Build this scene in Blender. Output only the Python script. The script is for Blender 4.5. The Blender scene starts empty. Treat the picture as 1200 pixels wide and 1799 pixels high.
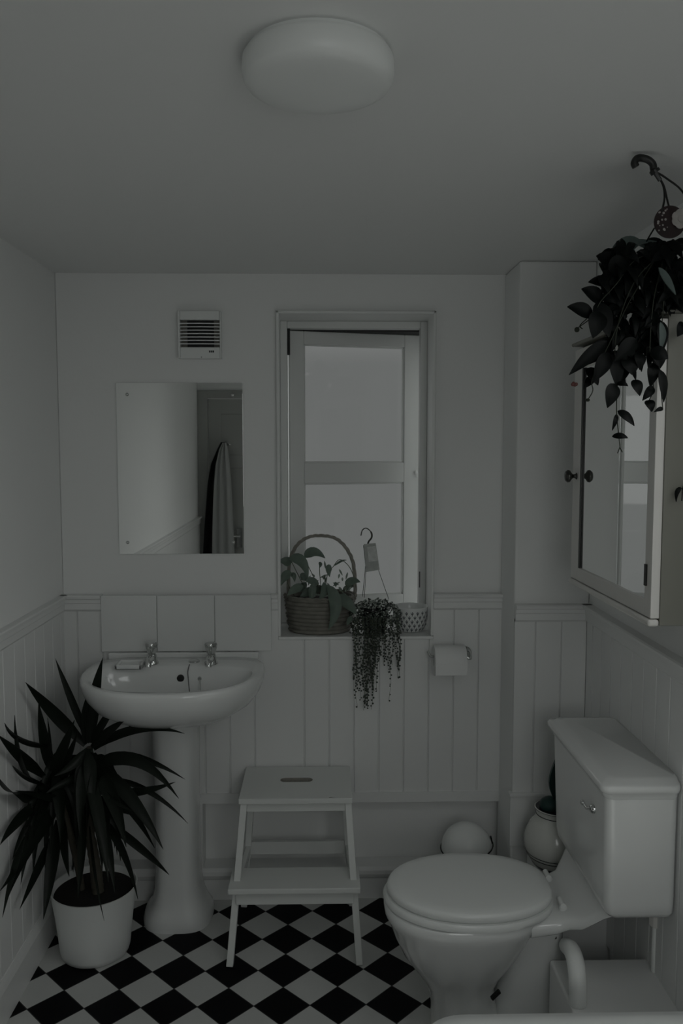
import bpy, bmesh, math, random
from mathutils import Vector, Matrix
PI = math.pi
sc = bpy.context.scene
COL = sc.collection

# ------------------------------------------------------------------ camera, world, light, exposure
CAM_H = 1.655
F_PX = 1450.0
PITCH, YAW = math.radians(4.47), math.radians(1.2)
cd = bpy.data.cameras.new('camera')
cam = bpy.data.objects.new('camera', cd)
COL.objects.link(cam)
cam.location = (0, 0, CAM_H)
cam.rotation_euler = (PI / 2 - PITCH, 0, -YAW)
cd.sensor_fit = 'VERTICAL'
cd.sensor_height = 36.0
cd.lens = 36.0 * F_PX / 1799.0
cd.clip_start = 0.02
sc.camera = cam
RM = cam.rotation_euler.to_matrix()

sc.view_settings.view_transform = 'Standard'
sc.view_settings.look = 'None'
sc.view_settings.gamma = 1.0
sc.view_settings.use_curve_mapping = False
sc.view_settings.exposure = -2.85

w = bpy.data.worlds.new('overcast_sky')
sc.world = w
w.use_nodes = True
nt = w.node_tree
bg = nt.nodes['Background']
tc = nt.nodes.new('ShaderNodeTexCoord')
sep = nt.nodes.new('ShaderNodeSeparateXYZ')
rmp = nt.nodes.new('ShaderNodeValToRGB')
nt.links.new(tc.outputs['Generated'], sep.inputs[0])
nt.links.new(sep.outputs['Z'], rmp.inputs[0])
e0, e1 = rmp.color_ramp.elements
e0.position = 0.10
e0.color = (1.0, 1.045, 1.02, 1)
e1.position = 0.40
e1.color = (3.9, 4.0, 3.95, 1)
nt.links.new(rmp.outputs[0], bg.inputs['Color'])
bg.inputs['Strength'].default_value = 1.0


def area(name, loc, target, sx, sy, power, spread=180, col=(0.975, 1.0, 0.985)):
    l = bpy.data.lights.new(name, 'AREA')
    l.shape = 'RECTANGLE'
    l.size, l.size_y = sx, sy
    l.energy = power
    l.color = col
    l.spread = math.radians(spread)
    o = bpy.data.objects.new(name, l)
    COL.objects.link(o)
    o.location = loc
    d = Vector(target) - Vector(loc)
    o.rotation_euler = d.to_track_quat('-Z', 'Y').to_euler()
    return o


# added fill lamps outside the two unseen, added windows
area('rear_fill_lamp', (0.42, -0.62, 1.72), (0.0, 2.4, 0.5), 1.0, 1.2, 48.0)
area('side_fill_lamp', (1.20, 1.22, 1.85), (0.12, 1.98, 0.1), 1.1, 1.0, 24.0, 125)
# daylight outside the window in the far wall
area('back_window_daylight', (0.25, 4.0, 2.75), (0.1, 2.9, 1.4), 0.9, 0.8, 12.0)
area('reveal_fill_left', (-1.35, 4.1, 1.9), (0.4, 3.0, 1.5), 0.9, 1.2, 16.0)  # side pair added out of view to brighten the window reveals
area('reveal_fill_right', (1.6, 4.1, 1.9), (-0.17, 3.0, 1.5), 0.9, 1.2, 16.0)
# the sun, coming in through the added rear window into the bath
sl_ = bpy.data.lights.new('sun', 'SUN')
sl_.energy = 26.0
sl_.angle = math.radians(1.0)
sl_.color = (1.0, 0.985, 0.95)
so = bpy.data.objects.new('sun', sl_)
COL.objects.link(so)
so.rotation_euler = Vector((0.02, math.cos(math.radians(44)), -math.sin(math.radians(44)))).to_track_quat('-Z', 'Y').to_euler()


# ------------------------------------------------------------------ helpers
def at(px, py, Y=None, X=None, Z=None):
    """world point on the plane x=X, y=Y or z=Z seen at a photo position (survey helper)"""
    d = RM @ Vector(((px - 600.0) / F_PX, -(py - 899.5) / F_PX, -1.0))
    c = Vector((0, 0, CAM_H))
    if Y is not None:
        t = Y / d.y
    elif X is not None:
        t = X / d.x
    else:
        t = (Z - CAM_H) / d.z
    return c + d * t


def mat(name, col, rough=0.5, metal=0.0, bump=0.0, bscale=60.0, var=0.0, vscale=8.0, spec=0.5, coat=0.0, trans=0.0, sheen=0.0):
    m = bpy.data.materials.new(name)
    m.use_nodes = True
    t = m.node_tree
    b = t.nodes['Principled BSDF']
    b.inputs['Base Color'].default_value = (*col, 1)
    b.inputs['Roughness'].default_value = rough
    b.inputs['Metallic'].default_value = metal
    b.inputs['Specular IOR Level'].default_value = (0.10 if name == 'dark_glossy_leaf' else 0.22) if 'leaf' in name else spec
    b.inputs['Coat Weight'].default_value = coat
    b.inputs['Sheen Weight'].default_value = sheen
    co = t.nodes.new('ShaderNodeTexCoord')
    if var > 0:
        n = t.nodes.new('ShaderNodeTexNoise')
        n.inputs['Scale'].default_value = vscale
        n.inputs['Detail'].default_value = 4
        t.links.new(co.outputs['Object'], n.inputs['Vector'])
        mr = t.nodes.new('ShaderNodeMapRange')
        mr.inputs['To Min'].default_value = 1 - var
        mr.inputs['To Max'].default_value = 1 + var
        t.links.new(n.outputs[0], mr.inputs['Value'])
        mx = t.nodes.new('ShaderNodeVectorMath')
        mx.operation = 'SCALE'
        mx.inputs[0].default_value = col
        t.links.new(mr.outputs[0], mx.inputs['Scale'])
        t.links.new(mx.outputs[0], b.inputs['Base Color'])
    if bump > 0:
        n2 = t.nodes.new('ShaderNodeTexNoise')
        n2.inputs['Scale'].default_value = bscale
        n2.inputs['Detail'].default_value = 3
        t.links.new(co.outputs['Object'], n2.inputs['Vector'])
        bp = t.nodes.new('ShaderNodeBump')
        bp.inputs['Strength'].default_value = bump
        bp.inputs['Distance'].default_value = 0.002
        t.links.new(n2.outputs[0], bp.inputs['Height'])
        t.links.new(bp.outputs[0], b.inputs['Normal'])
    return m


M = {}
M['paint'] = mat('white_wall_paint', (0.865, 0.875, 0.865), 0.75, bump=0.15, bscale=90, var=0.012, vscale=2.5)
M['ceil'] = mat('white_ceiling_paint', (0.85, 0.86, 0.85), 0.85, bump=0.12, bscale=70)
M['wood_white'] = mat('white_gloss_woodwork', (0.80, 0.81, 0.80), 0.42, bump=0.12, bscale=25, var=0.015, vscale=5)
M['wood_window'] = mat('white_window_paint', (0.80, 0.815, 0.80), 0.4, bump=0.2, bscale=30, var=0.02, vscale=12)
M['ceramic'] = mat('white_glazed_ceramic', (0.80, 0.815, 0.805), 0.14, coat=0.4)
M['plastic'] = mat('white_plastic', (0.84, 0.86, 0.845), 0.3)
M['bath'] = mat('white_bath_acrylic', (0.86, 0.88, 0.87), 0.16)
M['opal'] = mat('opal_lamp_shade', (0.84, 0.86, 0.845), 0.35)
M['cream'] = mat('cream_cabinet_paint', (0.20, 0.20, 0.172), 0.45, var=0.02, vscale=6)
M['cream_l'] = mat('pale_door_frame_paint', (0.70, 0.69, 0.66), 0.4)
M['stool'] = mat('white_painted_stool', (0.74, 0.76, 0.74), 0.45, bump=0.08, bscale=40, var=0.015)
M['chrome'] = mat('chrome', (0.62, 0.63, 0.62), 0.12, metal=1.0)
M['mirror'] = mat('silvered_mirror', (0.93, 0.94, 0.93), 0.015, metal=1.0)
M['dark'] = mat('black_gap', (0.01, 0.01, 0.01), 0.6)
M['knob'] = mat('dark_pewter_knob', (0.07, 0.07, 0.065), 0.25, metal=0.8)
M['blackp'] = mat('black_plastic', (0.012, 0.013, 0.012), 0.4)
M['leaf_d'] = mat('dark_strap_leaf', (0.007, 0.011, 0.007), 0.45, var=0.3, vscale=14)
M['leaf_m'] = mat('dark_glossy_leaf', (0.0012, 0.0024, 0.002), 0.45, var=0.3, vscale=20)
M['leaf_l'] = mat('green_basket_leaf', (0.125, 0.165, 0.135), 0.4, var=0.35, vscale=30)
M['leaf_v'] = mat('pale_green_leaf', (0.30, 0.36, 0.31), 0.5, var=0.3, vscale=30)
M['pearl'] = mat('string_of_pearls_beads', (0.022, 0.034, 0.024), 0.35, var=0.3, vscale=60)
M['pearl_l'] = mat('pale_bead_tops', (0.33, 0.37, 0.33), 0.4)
M['teal'] = mat('dark_teal_leaf', (0.02, 0.05, 0.045), 0.35)
M['teal_l'] = mat('pale_teal_leaf', (0.08, 0.105, 0.098), 0.5, var=0.2, vscale=30)
M['stem_d'] = mat('dark_leaf_stem', (0.02, 0.025, 0.016), 0.5)
M['stem'] = mat('green_stem', (0.08, 0.10, 0.06), 0.5)
M['trunk'] = mat('ringed_trunk', (0.06, 0.055, 0.04), 0.7, bump=0.8, bscale=90, var=0.4, vscale=60)
M['soil'] = mat('potting_soil', (0.008, 0.007, 0.006), 0.95, bump=1.0, bscale=120)
M['wicker'] = mat('woven_wicker', (0.19, 0.185, 0.16), 0.65, bump=0.4, bscale=120, var=0.45, vscale=35)
M['wickerd'] = mat('grey_wicker_handle', (0.27, 0.26, 0.23), 0.6, bump=0.4, bscale=160, var=0.35, vscale=60)
M['paper'] = mat('toilet_paper', (0.82, 0.83, 0.82), 0.9, bump=0.2, bscale=150)
M['card'] = mat('printed_card', (0.40, 0.42, 0.40), 0.5, var=0.4, vscale=35)
M['cardl'] = mat('printed_card_picture', (0.55, 0.57, 0.55), 0.5, var=0.3, vscale=60)
M['wire'] = mat('dark_grey_wire', (0.06, 0.06, 0.06), 0.4)
M['jar'] = mat('cream_jar_glaze', (0.66, 0.67, 0.63), 0.14, coat=0.3)
M['band'] = mat('dark_blue_band_glaze', (0.012, 0.015, 0.022), 0.2)
M['bowl'] = mat('patterned_bowl_glaze', (0.74, 0.76, 0.75), 0.2)
M['bowlp'] = mat('dark_sprig_print', (0.10, 0.11, 0.12), 0.3)
M['robe'] = mat('black_towelling', (0.006, 0.006, 0.007), 0.95, bump=0.6, bscale=200)
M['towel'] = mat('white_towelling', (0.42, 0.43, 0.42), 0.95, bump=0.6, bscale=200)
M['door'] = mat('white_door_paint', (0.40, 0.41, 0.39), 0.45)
M['card_red'] = mat('dark_red_label_print', (0.015, 0.004, 0.005), 0.5, var=0.9, vscale=45)
M['card_wh'] = mat('pale_flower_print', (0.42, 0.40, 0.38), 0.4, var=0.3, vscale=90)
M['pink'] = mat('dull_red_flower', (0.10, 0.03, 0.025), 0.5)
M['lintel_shade'] = mat('exterior_render_shade', (0.04, 0.04, 0.04), 0.9)  # dark colour carries the shade on the outer lintel

# clear glass pane
g = bpy.data.materials.new('window_glass')
g.use_nodes = True
t = g.node_tree
t.nodes.clear()
o_ = t.nodes.new('ShaderNodeOutputMaterial')
tr = t.nodes.new('ShaderNodeBsdfTransparent')
gl = t.nodes.new('ShaderNodeBsdfGlossy')
gl.inputs['Roughness'].default_value = 0.03
mx_ = t.nodes.new('ShaderNodeMixShader')
fr = t.nodes.new('ShaderNodeFresnel')
fr.inputs['IOR'].default_value = 1.4
t.links.new(fr.outputs[0], mx_.inputs[0])
t.links.new(tr.outputs[0], mx_.inputs[1])
t.links.new(gl.outputs[0], mx_.inputs[2])
t.links.new(mx_.outputs[0], o_.inputs[0])
M['glass'] = g

# checkered vinyl floor, squares set diagonally
TILE_D = 0.1672          # diagonal of one square
def floor_mat():
    m = bpy.data.materials.new('black_white_checker_vinyl')
    m.use_nodes = True
    t = m.node_tree
    b = t.nodes['Principled BSDF']
    co = t.nodes.new('ShaderNodeTexCoord')
    mp = t.nodes.new('ShaderNodeMapping')
    mp.vector_type = 'POINT'
    s = 1.0 / (TILE_D / math.sqrt(2))
    p0 = at(547.6, 1649, Z=0)     # a corner where four squares meet
    mp.inputs['Rotation'].default_value = (0, 0, PI / 4)
    mp.inputs['Scale'].default_value = (s, s, 1)
    q = Matrix.Rotation(PI / 4, 3, 'Z') @ Vector((p0.x * s, p0.y * s, 0))
    mp.inputs['Location'].default_value = (-q.x, -q.y, 0.5)
    t.links.new(co.outputs['Object'], mp.inputs[0])
    ck = t.nodes.new('ShaderNodeTexChecker')
    ck.inputs['Scale'].default_value = 1.0
    ck.inputs['Color1'].default_value = (0.62, 0.63, 0.615, 1)
    ck.inputs['Color2'].default_value = (0.0035, 0.0035, 0.0045, 1)
    t.links.new(mp.outputs[0], ck.inputs['Vector'])
    # seams
    fx = t.nodes.new('ShaderNodeSeparateXYZ')
    t.links.new(mp.outputs[0], fx.inputs[0])
    def seam(sock):
        a = t.nodes.new('ShaderNodeMath'); a.operation = 'PINGPONG'; a.inputs[1].default_value = 0.5
        t.links.new(sock, a.inputs[0])
        c = t.nodes.new('ShaderNodeMath'); c.operation = 'LESS_THAN'; c.inputs[1].default_value = 0.012
        t.links.new(a.outputs[0], c.inputs[0])
        return c.outputs[0]
    mxn = t.nodes.new('ShaderNodeMath'); mxn.operation = 'MAXIMUM'
    t.links.new(seam(fx.outputs[0]), mxn.inputs[0]); t.links.new(seam(fx.outputs[1]), mxn.inputs[1])
    mix = t.nodes.new('ShaderNodeMix'); mix.data_type = 'RGBA'
    t.links.new(mxn.outputs[0], mix.inputs['Factor'])
    t.links.new(ck.outputs[0], mix.inputs['A'])
    mix.inputs['B'].default_value = (0.05, 0.05, 0.05, 1)
    n = t.nodes.new('ShaderNodeTexNoise'); n.inputs['Scale'].default_value = 9
    t.links.new(co.outputs['Object'], n.inputs['Vector'])
    mr = t.nodes.new('ShaderNodeMapRange'); mr.inputs['To Min'].default_value = 0.94; mr.inputs['To Max'].default_value = 1.04
    t.links.new(n.outputs[0], mr.inputs['Value'])
    sca = t.nodes.new('ShaderNodeVectorMath'); sca.operation = 'SCALE'
    t.links.new(mix.outputs['Result'], sca.inputs[0]); t.links.new(mr.outputs[0], sca.inputs['Scale'])
    t.links.new(sca.outputs[0], b.inputs['Base Color'])
    b.inputs['Roughness'].default_value = 0.55
    b.inputs['Specular IOR Level'].default_value = 0.12
    return m
M['floor'] = floor_mat()

OFF = {}


def rootoff(p):
    while p is not None:
        if p.name in OFF:
            return OFF[p.name]
        p = p.parent
    return Vector((0, 0, 0))


class MB:
    def __init__(s):
        s.v, s.f, s.mi = [], [], []

    def add(s, vs, fs, mi=0):
        n = len(s.v)
        s.v += [Vector(q) for q in vs]
        s.f += [[n + i for i in q] for q in fs]
        s.mi += [mi] * len(fs)
        return s

    def box(s, x0, x1, y0, y1, z0, z1, mi=0, T=None):
        vs = [Vector(q) for q in ((x0, y0, z0), (x1, y0, z0), (x1, y1, z0), (x0, y1, z0), (x0, y0, z1), (x1, y0, z1), (x1, y1, z1), (x0, y1, z1))]
        if T: vs = [T @ q for q in vs]
        return s.add(vs, [(0, 3, 2, 1), (4, 5, 6, 7), (0, 1, 5, 4), (1, 2, 6, 5), (2, 3, 7, 6), (3, 0, 4, 7)], mi)

    def bar(s, a, b, w, d, up=(0, 1, 0), mi=0):
        a, b = Vector(a), Vector(b)
        ax = (b - a).normalized()
        u = Vector(up); u = (u - ax * u.dot(ax)).normalized()
        r = ax.cross(u)
        vs = [p + r * (w / 2 * i) + u * (d / 2 * j) for p in (a, b) for i, j in ((-1, -1), (1, -1), (1, 1), (-1, 1))]
        return s.add(vs, [(0, 3, 2, 1), (4, 5, 6, 7), (0, 1, 5, 4), (1, 2, 6, 5), (2, 3, 7, 6), (3, 0, 4, 7)], mi)

    def loft(s, rings, cap=True, closed=True, mi=0):
        n = len(rings[0]); k0 = len(s.v)
        for r in rings: s.v += [Vector(q) for q in r]
        for i in range(len(rings) - 1):
            for j in range(n if closed else n - 1):
                a = k0 + i * n + j; b = k0 + i * n + (j + 1) % n
                s.f.append([a, b, b + n, a + n]); s.mi.append(mi)
        if cap:
            s.f.append([k0 + j for j in range(n)][::-1]); s.mi.append(mi)
            s.f.append([k0 + (len(rings) - 1) * n + j for j in range(n)]); s.mi.append(mi)
        return s

    def lathe(s, prof, c, n=32, sy=1.0, axis=None, mi=0, cap=True):
        """prof: (radius, height) from c"""
        c = Vector(c)
        R = Vector((0, 0, 1)).rotation_difference(Vector(axis)).to_matrix() if axis else Matrix.Identity(3)
        rings = [[c + R @ Vector((r * math.cos(2 * PI * j / n), r * sy * math.sin(2 * PI * j / n), h)) for j in range(n)] for r, h in prof]
        return s.loft(rings, cap, True, mi)

    def tube(s, pts, r, n=8, mi=0, cap=True):
        pts = [Vector(p) for p in pts]
        rs = r if isinstance(r, (list, tuple)) else [r] * len(pts)
        u = None; rings = []
        for i, p in enumerate(pts):
            d = (pts[min(i + 1, len(pts) - 1)] - pts[max(i - 1, 0)])
            if d.length < 1e-9: d = Vector((0, 0, 1))
            d.normalize()
            if u is None:
                u = d.orthogonal().normalized()
            u = (u - d * u.dot(d))
            u = u.normalized() if u.length > 1e-6 else d.orthogonal().normalized()
            v = d.cross(u)
            rings.append([p + (u * math.cos(2 * PI * j / n) + v * math.sin(2 * PI * j / n)) * rs[i] for j in range(n)])
        return s.loft(rings, cap, True, mi)

    def sphere(s, c, r, n=8, m=6, mi=0, sz=1.0):
        c = Vector(c)
        prof = [(max(r * math.sin(PI * i / m), r * 0.02), -r * sz * math.cos(PI * i / m)) for i in range(m + 1)]
        return s.lathe(prof, c, n, mi=mi)

    def build(s, name, m, parent=None, smooth=False, bevel=0.0, seg=2, ang=35):
        off = rootoff(parent)
        me = bpy.data.meshes.new(name)
        me.from_pydata([tuple(q - off) for q in s.v], [], s.f)
        ms = m if isinstance(m, (list, tuple)) else [m]
        for k in ms: me.materials.append(M[k])
        for p, mi in zip(me.polygons, s.mi):
            p.material_index = mi
            p.use_smooth = smooth
        bm = bmesh.new(); bm.from_mesh(me)
        bmesh.ops.recalc_face_normals(bm, faces=bm.faces)
        bm.to_mesh(me); bm.free()
        o = bpy.data.objects.new(name, me)
        COL.objects.link(o)
        if parent: o.parent = parent
        if bevel > 0:
            b = o.modifiers.new('bevel', 'BEVEL'); b.width = bevel; b.segments = seg
            b.limit_method = 'ANGLE'; b.angle_limit = math.radians(ang)
            for p in me.polygons: p.use_smooth = True
            wn = o.modifiers.new('wn', 'WEIGHTED_NORMAL'); wn.keep_sharp = True
        elif smooth:
            try:
                me.set_sharp_from_angle(angle=math.radians(50))
            except Exception:
                pass
        return o


def thing(name, label, cat, loc, group=None):
    o = bpy.data.objects.new(name, None)
    COL.objects.link(o)
    o.location = loc
    o.empty_display_size = 0.05
    OFF[o.name] = Vector(loc)
    return tag(o, label, cat, group)


def tag(o, label, cat, group=None):
    o['label'] = label; o['category'] = cat
    if group: o['group'] = group
    return o


def struct(o):
    o['kind'] = 'structure'
    return o


def bez(a, b, c, n):
    a, b, c = Vector(a), Vector(b), Vector(c)
    return [a * (1 - t) ** 2 + b * 2 * t * (1 - t) + c * t * t for t in [i / n for i in range(n + 1)]]


def cat(pts, n=6):
    pts = [Vector(p) for p in pts]
    P = [pts[0] * 2 - pts[1]] + pts + [pts[-1] * 2 - pts[-2]]
    out = []
    for i in range(1, len(P) - 2):
        for k in range(n):
            t = k / n
            out.append(0.5 * ((2 * P[i]) + (-P[i - 1] + P[i + 1]) * t + (2 * P[i - 1] - 5 * P[i] + 4 * P[i + 1] - P[i + 2]) * t * t + (-P[i - 1] + 3 * P[i] - 3 * P[i + 1] + P[i + 2]) * t ** 3))
    return out + [pts[-1]]


def blade(mb, pts, width, face=(0, -1, 0), wf=None, fold=0.25, th=0.0008, mi=0, twist=0.0):
    """a leaf blade with thickness following pts; face = direction its upper side looks to"""
    n = len(pts) - 1
    top, bot = [], []
    for i, p in enumerate(pts):
        t = i / n
        d = (pts[min(i + 1, n)] - pts[max(i - 1, 0)]).normalized()
        f = Vector(face)
        f = (f - d * f.dot(d))
        f = f.normalized() if f.length > 1e-4 else d.orthogonal().normalized()
        if twist: f = Matrix.Rotation(twist * t, 3, d) @ f
        s_ = d.cross(f)
        wd = width * (wf(t) if wf else math.sin(PI * min(1, t * 0.9 + 0.1)) ** 0.8) / 2
        wd = max(wd, 0.0003)
        q = [p - s_ * wd + f * (fold * wd), p - s_ * wd * 0.5 + f * (fold * wd * 0.3), p, p + s_ * wd * 0.5 + f * (fold * wd * 0.3), p + s_ * wd + f * (fold * wd)]
        top.append([v + f * th for v in q]); bot.append([v - f * th for v in q])
    rings = [top[i] + bot[i][::-1] for i in range(n + 1)]
    mb.loft(rings, True, True, mi)


def oval(t):      # broad leaf outline
    return max(0.03, (math.sin(PI * t ** 0.85)) ** 0.8 * (1.0 - 0.25 * t))


def strap(t):     # long strap outline
    return max(0.02, min(1.0, 0.42 + t * 2.2) * (1 - max(0, (t - 0.38) / 0.62) ** 1.6))


def rrect(x0, x1, y0, y1, r, z, n=5):
    out = []
    for cx, cy, a0 in ((x1 - r, y1 - r, 0), (x0 + r, y1 - r, PI / 2), (x0 + r, y0 + r, PI), (x1 - r, y0 + r, 1.5 * PI)):
        for k in range(n + 1):
            a = a0 + PI / 2 * k / n
            out.append(Vector((cx + r * math.cos(a), cy + r * math.sin(a), z)))
    return out


# ------------------------------------------------------------------ room dimensions
XL, XR = -0.940, 0.895
YW = 2.955          # plaster face of the far wall
YP = 2.93           # face of its panelling
YR = -0.32          # rear wall with the door
ZC = 2.263
ZD = 1.131          # top of dado rail
XC, YC = 0.640, 2.735   # corner of the boxed-out column
WX0 = at(487, 830, Y=YP).x; WX1 = at(764, 830, Y=YP).x
WZ0 = at(620, 1118, Y=YP).z; WZ1 = at(620, 548, Y=YW).z
WD = 3.165          # window frame plane

struct(MB().box(-1.3, 1.3, -0.6, 3.3, -0.12, 0.0).build('floor', 'floor'))
struct(MB().box(-1.3, 1.3, -0.6, 3.22, ZC, ZC + 0.12).build('ceiling', 'ceil'))
struct(MB().box(XL - 0.2, XL, YR - 0.1, 3.22, 0, ZC).build('wall_left', 'paint'))
RW = (0.62, 1.70, 1.02, 2.10)      # added, unseen side window over the bath: y0,y1,z0,z1
wr = MB()
_O = [(YR - 0.1, 0), (3.22, 0), (3.22, ZC), (YR - 0.1, ZC)]; _I = [(RW[0], RW[2]), (RW[1], RW[2]), (RW[1], RW[3]), (RW[0], RW[3])]
_fs = []
for k in range(4):
    n = (k + 1) % 4
    _fs += [(k, n, 4 + n, 4 + k), (8 + k, 12 + k, 12 + n, 8 + n), (k, 8 + k, 8 + n, n), (4 + k, 4 + n, 12 + n, 12 + k)]
wr.add([(XR, y, z) for y, z in _O + _I] + [(XR + 0.16, y, z) for y, z in _O + _I], _fs)
struct(wr.build('wall_right', 'paint'))
# far wall with the window opening
wb = MB()
def wall_ring(mb, x0, x1, z0, z1, ax0, ax1, az0, az1, ya, yb):
    """one wall slab with one rectangular opening"""
    O = [(x0, z0), (x1, z0), (x1, z1), (x0, z1)]; I = [(ax0, az0), (ax1, az0), (ax1, az1), (ax0, az1)]
    vs = [(x, ya, z) for x, z in O + I] + [(x, yb, z) for x, z in O + I]
    fs = []
    for k in range(4):
        n = (k + 1) % 4
        fs += [(k, n, 4 + n, 4 + k), (8 + k, 12 + k, 12 + n, 8 + n), (k, 8 + k, 8 + n, n), (4 + k, 4 + n, 12 + n, 12 + k)]
    mb.add(vs, fs)
wall_ring(wb, XL, XR, 0.60, ZC, WX0, WX1, WZ0 - 0.012, WZ1, YW, 3.22)
wb.box(XL, XR, YW + 0.035, 3.22, 0, 0.60)
struct(wb.build('wall_back', 'paint', bevel=0.004))
struct(MB().box(XC, XR, YC, YW, 0, ZC).build('wall_corner', 'paint', bevel=0.008))
# dark outer reveal of the window
# rear wall with a doorway
DX0, DX1, DZ = -0.862, -0.10, 2.03
wv = MB()
SW = (-0.02, 0.84, 0.92, 2.12)     # added, unseen window behind the photographer: x0,x1,z0,z1
wv.box(XL, DX0, YR - 0.1, YR, 0, ZC).box(DX0, DX1, YR - 0.1, YR, DZ, ZC)
wall_ring(wv, DX1, XR, 0, ZC, *SW, YR - 0.1, YR)
struct(wv.build('wall_rear', 'paint'))


# ------------------------------------------------------------------ panelling, dado, skirting
def panel(mb, a, b, z0, z1, out, pitch, phase, th=0.025, groove=0.006):
    """matchboard panelling from a to b (2D points), face on side 'out', V grooves every pitch"""
    a, b, out = Vector((*a, 0)), Vector((*b, 0)), Vector((*out, 0))
    L = (b - a).length; d = (b - a) / L
    prof = [(0.0, 0.0)]
    s_ = phase
    while s_ < L:
        if s_ - 0.004 > 0.004 and s_ + 0.004 < L:
            prof += [(s_ - 0.0035, 0), (s_ - 0.001, -groove), (s_ + 0.001, -groove), (s_ + 0.0035, 0)]
        s_ += pitch
    prof.append((L, 0.0))
    prof += [(L, -th), (0, -th)]
    r = [[a + d * s + out * h + Vector((0, 0, z)) for s, h in prof] for z in (z0, z1)]
    mb.loft(r, True, True)


def rail(mb, a, b, out, prof):
    """extrude a profile (depth, z) from a to b"""
    a, b, out = Vector((*a, 0)), Vector((*b, 0)), Vector((*out, 0))
    mb.loft([[p + out * h + Vector((0, 0, z)) for h, z in prof] for p in (a, b)], True, True)


ZB = at(620, 1403, Y=YP).z          # bottom of panelling on the far wall
gx = at(535, 1300, Y=YP).x          # one groove position
pitch = at(578.5, 1300, Y=YP).x - gx
ph = (gx - XL) % pitch
pm = MB()
panel(pm, (XL, YP), (WX0, YP), ZB, ZD - 0.05, (0, -1), pitch, ph)
k = math.ceil((WX0 - XL - ph) / pitch)
panel(pm, (WX0, YP), (WX1, YP), ZB, WZ0 - 0.012, (0, -1), pitch, (ph + k * pitch) - (WX0 - XL))
k = math.ceil((WX1 - XL - ph) / pitch)
panel(pm, (WX1, YP), (XC, YP), ZB, ZD - 0.05, (0, -1), pitch, (ph + k * pitch) - (WX1 - XL))
# bottom rail of the panelling
pm.box(XL, XC, YP - 0.006, YW + 0.035, ZB - 0.012, ZB + 0.025).box(XL, XC, YW - 0.001, YW + 0.035, ZB, 0.60)
struct(pm.build('trim_1', 'wood_white'))
# column panelling
XCP, YCP = XC - 0.0, YC - 0.015
pc = MB()
panel(pc, (XC, YCP), (XR, YCP), at(950, 1396, Y=YCP).z, ZD - 0.05, (0, -1), 0.0875, 0.069, th=0.015)
struct(pc.build('trim_2', 'wood_white'))
XRP = XR - 0.012
pr = MB()
panel(pr, (XRP, YCP), (XRP, 0.2), 0.10, ZD - 0.05, (-1, 0), 0.0875, 0.06, th=0.012)
struct(pr.build('trim_3', 'wood_white'))
XLP = XL + 0.010
pl = MB()
panel(pl, (XLP, YR), (XLP, YP), 0.10, ZD - 0.05, (1, 0), 0.0875, 0.06, th=0.010, groove=0.0012)
struct(pl.build('trim_4', 'wood_white'))
DP = [(-0.03, ZD), (0.018, ZD), (0.022, ZD - 0.004), (0.020, ZD - 0.012), (0.012, ZD - 0.016), (0.012, ZD - 0.028), (0.008, ZD - 0.031), (0.008, ZD - 0.052), (0.0, ZD - 0.060), (-0.03, ZD - 0.060)]
SPX0, SPX1 = at(178, 1060, Y=YP).x, at(477, 1060, Y=YP).x
dr = MB()
rail(dr, (XL, YP), (SPX0, YP), (0, -1), DP)
rail(dr, (SPX1, YP), (WX0, YP), (0, -1), DP)
rail(dr, (WX1, YP), (XC, YP), (0, -1), DP)
struct(dr.build('trim_5', 'wood_white'))
dc = MB(); rail(dc, (XC, YCP), (XR, YCP), (0, -1), [(max(h, -0.015), z) for h, z in DP]); struct(dc.build('trim_6', 'wood_white'))
dd = MB(); rail(dd, (XRP, YCP), (XRP, 0.2), (-1, 0), [(max(h, -0.012), z) for h, z in DP]); struct(dd.build('trim_7', 'wood_white'))
dl = MB(); rail(dl, (XLP, YR), (XLP, YP), (1, 0), [(max(h, -0.012) * 0.8, z) for h, z in DP]); struct(dl.build('trim_8', 'wood_white'))
# skirting
ZK = at(620, 1521, Y=YW - 0.03).z
SP = [(-0.07, 0), (0.0, 0), (0.0, ZK - 0.045), (0.006, ZK - 0.038), (0.012, ZK - 0.024), (0.011, ZK - 0.010), (0.0, ZK), (-0.035, ZK)]
YS = at(620, 1578, Z=0).y
bs = MB(); rail(bs, (XL + 0.02, YS), (XC, YS), (0, -1), [(-0.07, 0)] + SP[1:-1] + [(-0.07, ZK)]); struct(bs.build('baseboard_back', 'wood_white'))
bl = MB(); rail(bl, (XLP, YR), (XLP, YS), (1, 0), [(-0.010, 0), (0.012, 0), (0.012, 0.10), (0.008, 0.115), (0.003, 0.13), (-0.010, 0.13)]); struct(bl.build('baseboard_left', 'wood_white'))
# upright casing board beside the pedestal
ub = MB(); ub.box(at(345, 1480, Y=YW - 0.02).x, at(358, 1480, Y=YW - 0.02).x, YW - 0.035, YW + 0.035, ZK, ZB - 0.012)
struct(ub.build('trim_9', 'wood_white'))
# boxed-in ledges by the right wall
LB = at(924, 1481, Y=YC)
b1 = MB().box(LB.x, XR, 2.462, YCP, 0, LB.z)
struct(b1.build('trim_10', 'wood_white', bevel=0.004))
# casing round the column foot
cf = MB().box(XC - 0.008, XR, YC - 0.022, YC, LB.z, at(950, 1394, Y=YC).z).box(XC - 0.012, XR, YC - 0.028, YC, at(950, 1394, Y=YC).z, at(950, 1394, Y=YC).z + 0.012)
struct(cf.build('trim_11', 'wood_white', bevel=0.002))
b2 = MB().box(0.618, XR - 0.0, 1.675, 2.158, 0, 0.25)
struct(b2.build('trim_12', 'wood_white', bevel=0.008))

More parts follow.
